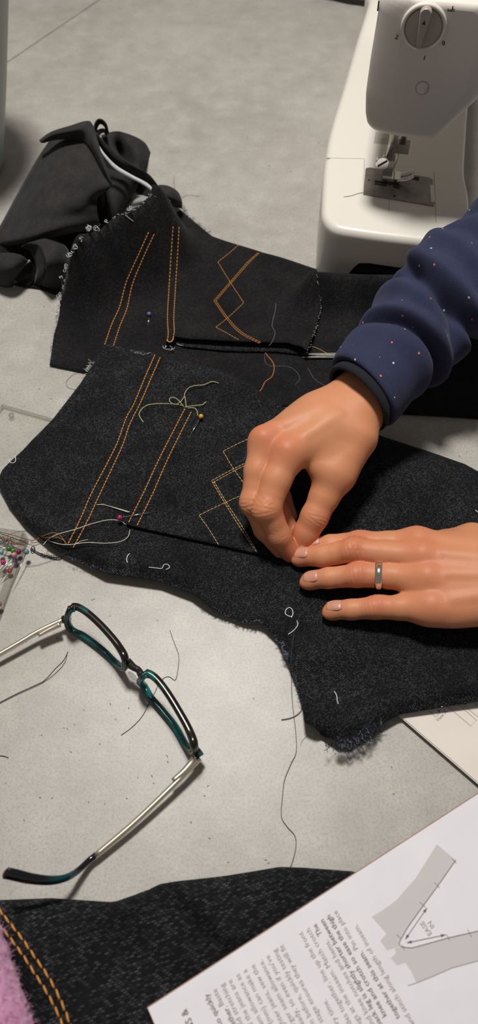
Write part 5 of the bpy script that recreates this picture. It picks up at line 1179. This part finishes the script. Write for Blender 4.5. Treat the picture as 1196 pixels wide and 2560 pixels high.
thread('thin hair lying right of the bundle corner', [(453, 495), (470, 488), (500, 491)], 'hair', z0, .00013)
thread('thin thread end hanging from the frayed bottom corner', [(818, 1830), (812, 1850), (820, 1880)], 'grey_thread', z0, .00016)
thread('thin thread left of the frayed bottom corner', [(768, 1840), (756, 1852), (752, 1866)], 'grey_thread', z0, .0001)
thread('thin thread right below the frayed bottom corner', [(852, 1866), (864, 1880), (876, 1902)], 'grey_thread', z0, .00014)
thread('fine hair across the fold below the pin-box corner', [(110, 1470 - 183), (100, 1286), (88, 1288)], 'hair', zAB, .00014, .001)
thread('thread end on the sewing machine bed by the needle plate', [(911, 481), (895, 484), (880, 489), (860, 492)], 'hair', lambda X, Y: 0 * np.asarray(X, float) + .0601, .0002)
# black chained thread between denim corner and pin box
mb = MB(); rg = np.random.default_rng(12)
for k in range(3):
    pts = [PS(x + rg.normal(0, .8), y + rg.normal(0, .8), zAB, .0006 + .0012 * rg.random()) for x, y in ((78, 1371), (88, 1377), (98, 1383), (110, 1388), (122, 1391), (134, 1394), (146, 1394), (156, 1392))]
    mb.tube(spline(pts, 5), .0003, 5)
for k in range(9):
    c = P(104 + 5.6 * k, 1386 + 1.0 * k + rg.normal(0, 1), .0020); a = [c + np.array([math.cos(t) * .0008, math.sin(t) * .0008, .0004 * math.sin(2 * t)]) for t in np.linspace(0, 6.28, 9)[:-1]]
    mb.tube(spline(a, 3, True), .0002, 4, True)
c = P(82, 1372, .002); mb.tube(spline([c + np.array([math.cos(t) * .0013, math.sin(t) * .002, 0]) for t in np.linspace(0, 6.28, 9)[:-1]], 3, True), .0003, 4, True)
tag(mb.build('thread_chain', M['black_thread']), 'black looped chain of thread between the denim corner and the pin box', 'thread')
# ------------------------------------------------------------------ scissors under the cuff
s0 = PS(755, 891, hA, .0015); s1 = PS(842, 890, hA, .0020); sx = U(s1 - s0); sx[2] = 0; sx = U(sx); sy = np.cross(UP, sx)
sc = empty('scissors', s0, 'steel embroidery scissors whose tips show from under the navy cuff', 'scissors')
def blade(a0, sgn):
    ca, sa = math.cos(a0), math.sin(a0); d = sx * ca + sy * sa; n = np.cross(UP, d); piv = s0 + sx * .040
    o = piv - d * .040 + UP * (.0002 + .0007 * (sgn > 0)); L = .052
    pr_ = [(0, .0001, .0001), (.010, .0010, .0007), (.025, .0021, .0013), (.040, .0030, .0026), (.052, .0024, .0022)]
    V = [];
    for t, w1, w2 in pr_:
        for z in (0, .0007): V += [o + d * t + n * w1 * 1 + UP * z, o + d * t - n * w2 + UP * z]
    Fc = []
    for i in range(len(pr_) - 1):
        a = 4 * i; b = a + 4; Fc += [(a, b, b + 1, a + 1), (a + 2, a + 3, b + 3, b + 2), (a, a + 2, b + 2, b), (a + 1, b + 1, b + 3, a + 3)]
    Fc += [(0, 1, 3, 2), (b, b + 2, b + 3, b + 1)]
    bl = link('blade', mesh('blade', V, Fc), M['steel'], sc, False)
    h = o + d * L; e = h + d * .022 + n * sgn * .006
    cc = e + d * .010 + n * sgn * .004
    ring_ = [cc + d * math.cos(t) * .011 + n * math.sin(t) * .0085 for t in np.linspace(0, 6.283, 25)[:-1]]
    MB().tube([h + UP * .0004, (h + e) / 2 + UP * .0006, e + UP * .0006], [.0022, .0018, .0018], 8).tube([p + UP * .0008 for p in ring_], .0015, 8, True, UP).build('handle', M['steel'], bl)
blade(.045, -1); blade(-.035, 1)
MB().tube([s0 + sx * .040, s0 + sx * .040 + UP * .0022], .0018, 12).build('pivot_screw', M['chrome'], sc)
# ------------------------------------------------------------------ pink fuzzy sleeve in the lower left corner
pk = [P(-60, 2230, .045), P(-25, 2330, .050), P(5, 2430, .052), P(35, 2530, .054), P(62, 2640, .056), P(90, 2780, .058)]
q = spline(np.array(pk), 10); off = q + np.array([-.022, -.009, -.008])[None]
V, Fc = sweep(off, np.linspace(.026, .029, len(off)), 56, False, UP); V = np.array(V)
rg = np.random.default_rng(3); V += rg.normal(0, .0005, V.shape)
pb = empty('fuzzy_sleeve', off[2], 'pink fuzzy knitted sleeve, blurred, in the bottom left corner', 'sleeve')
link('body', mesh('body', V, Fc), M['pink'], pb)
hairs = MB(); c0_ = np.repeat(off, 56, 0)
for i in rg.choice(len(V), 1500):
    nrm = U(V[i] - c0_[i]); a = rg.normal(0, .5, 3); hairs.tube([V[i], V[i] + nrm * .0012 + a * .0005, V[i] + nrm * .0019 + a * .0016], [.00013, .00011, .00006], 3)
hairs.build('fuzz', M['pink'], pb, kind='stuff')
# ------------------------------------------------------------------ lint specks on the table
mb = MB(); rg = np.random.default_rng(31)
spots = [(160, 1820), (168, 1822), (186, 1812), (104, 1838), (178, 1880), (276, 1760), (384, 1958), (250, 1860), (130, 1995), (100, 1994), (317, 1996), (222, 2006), (380, 1940), (14, 1958), (478, 2056), (524, 2096), (210, 1775), (322, 1770), (298, 1668), (230, 1500), (235, 1498), (262, 2010), (570, 2156), (665, 2150), (672, 2158), (520, 1965), (512, 1990), (60, 2050), (345, 1944), (420, 1905), (418, 1890), (1150, 1140), (1168, 1130), (980, 1918), (1092, 1870), (985, 1985)]
for x, y in spots:
    c = P(x, y, .0002); a = rg.uniform(0, 3.14); d = np.array([math.cos(a), math.sin(a), 0]) * .0006 * rg.uniform(.6, 1.3); mb.tube([c - d, c, c + d], [.00012, .0002, .00012], 4)
tag(mb.build('lint', M['hair'], None, True, 'stuff'), 'tiny dark lint specks scattered over the grey table', 'lint')
# ------------------------------------------------------------------ lettering becomes plain meshes
bpy.context.view_layer.update(); dg = bpy.context.evaluated_depsgraph_get()
for o in [o for o in bpy.data.objects if o.type == 'FONT']:
    me = bpy.data.meshes.new_from_object(o.evaluated_get(dg)); nm = o.name.split('.')[0]; mt = o.data.materials[0]
    if not me.materials: me.materials.append(mt)
    w = o.matrix_world.copy(); par = o.parent; basis = o.matrix_basis.copy(); inv = o.matrix_parent_inverse.copy()
    bpy.data.objects.remove(o)
    n_ = bpy.data.objects.new(nm, me); COL.objects.link(n_); n_.parent = par; n_.matrix_basis = basis; n_.matrix_parent_inverse = inv
bpy.context.view_layer.update()
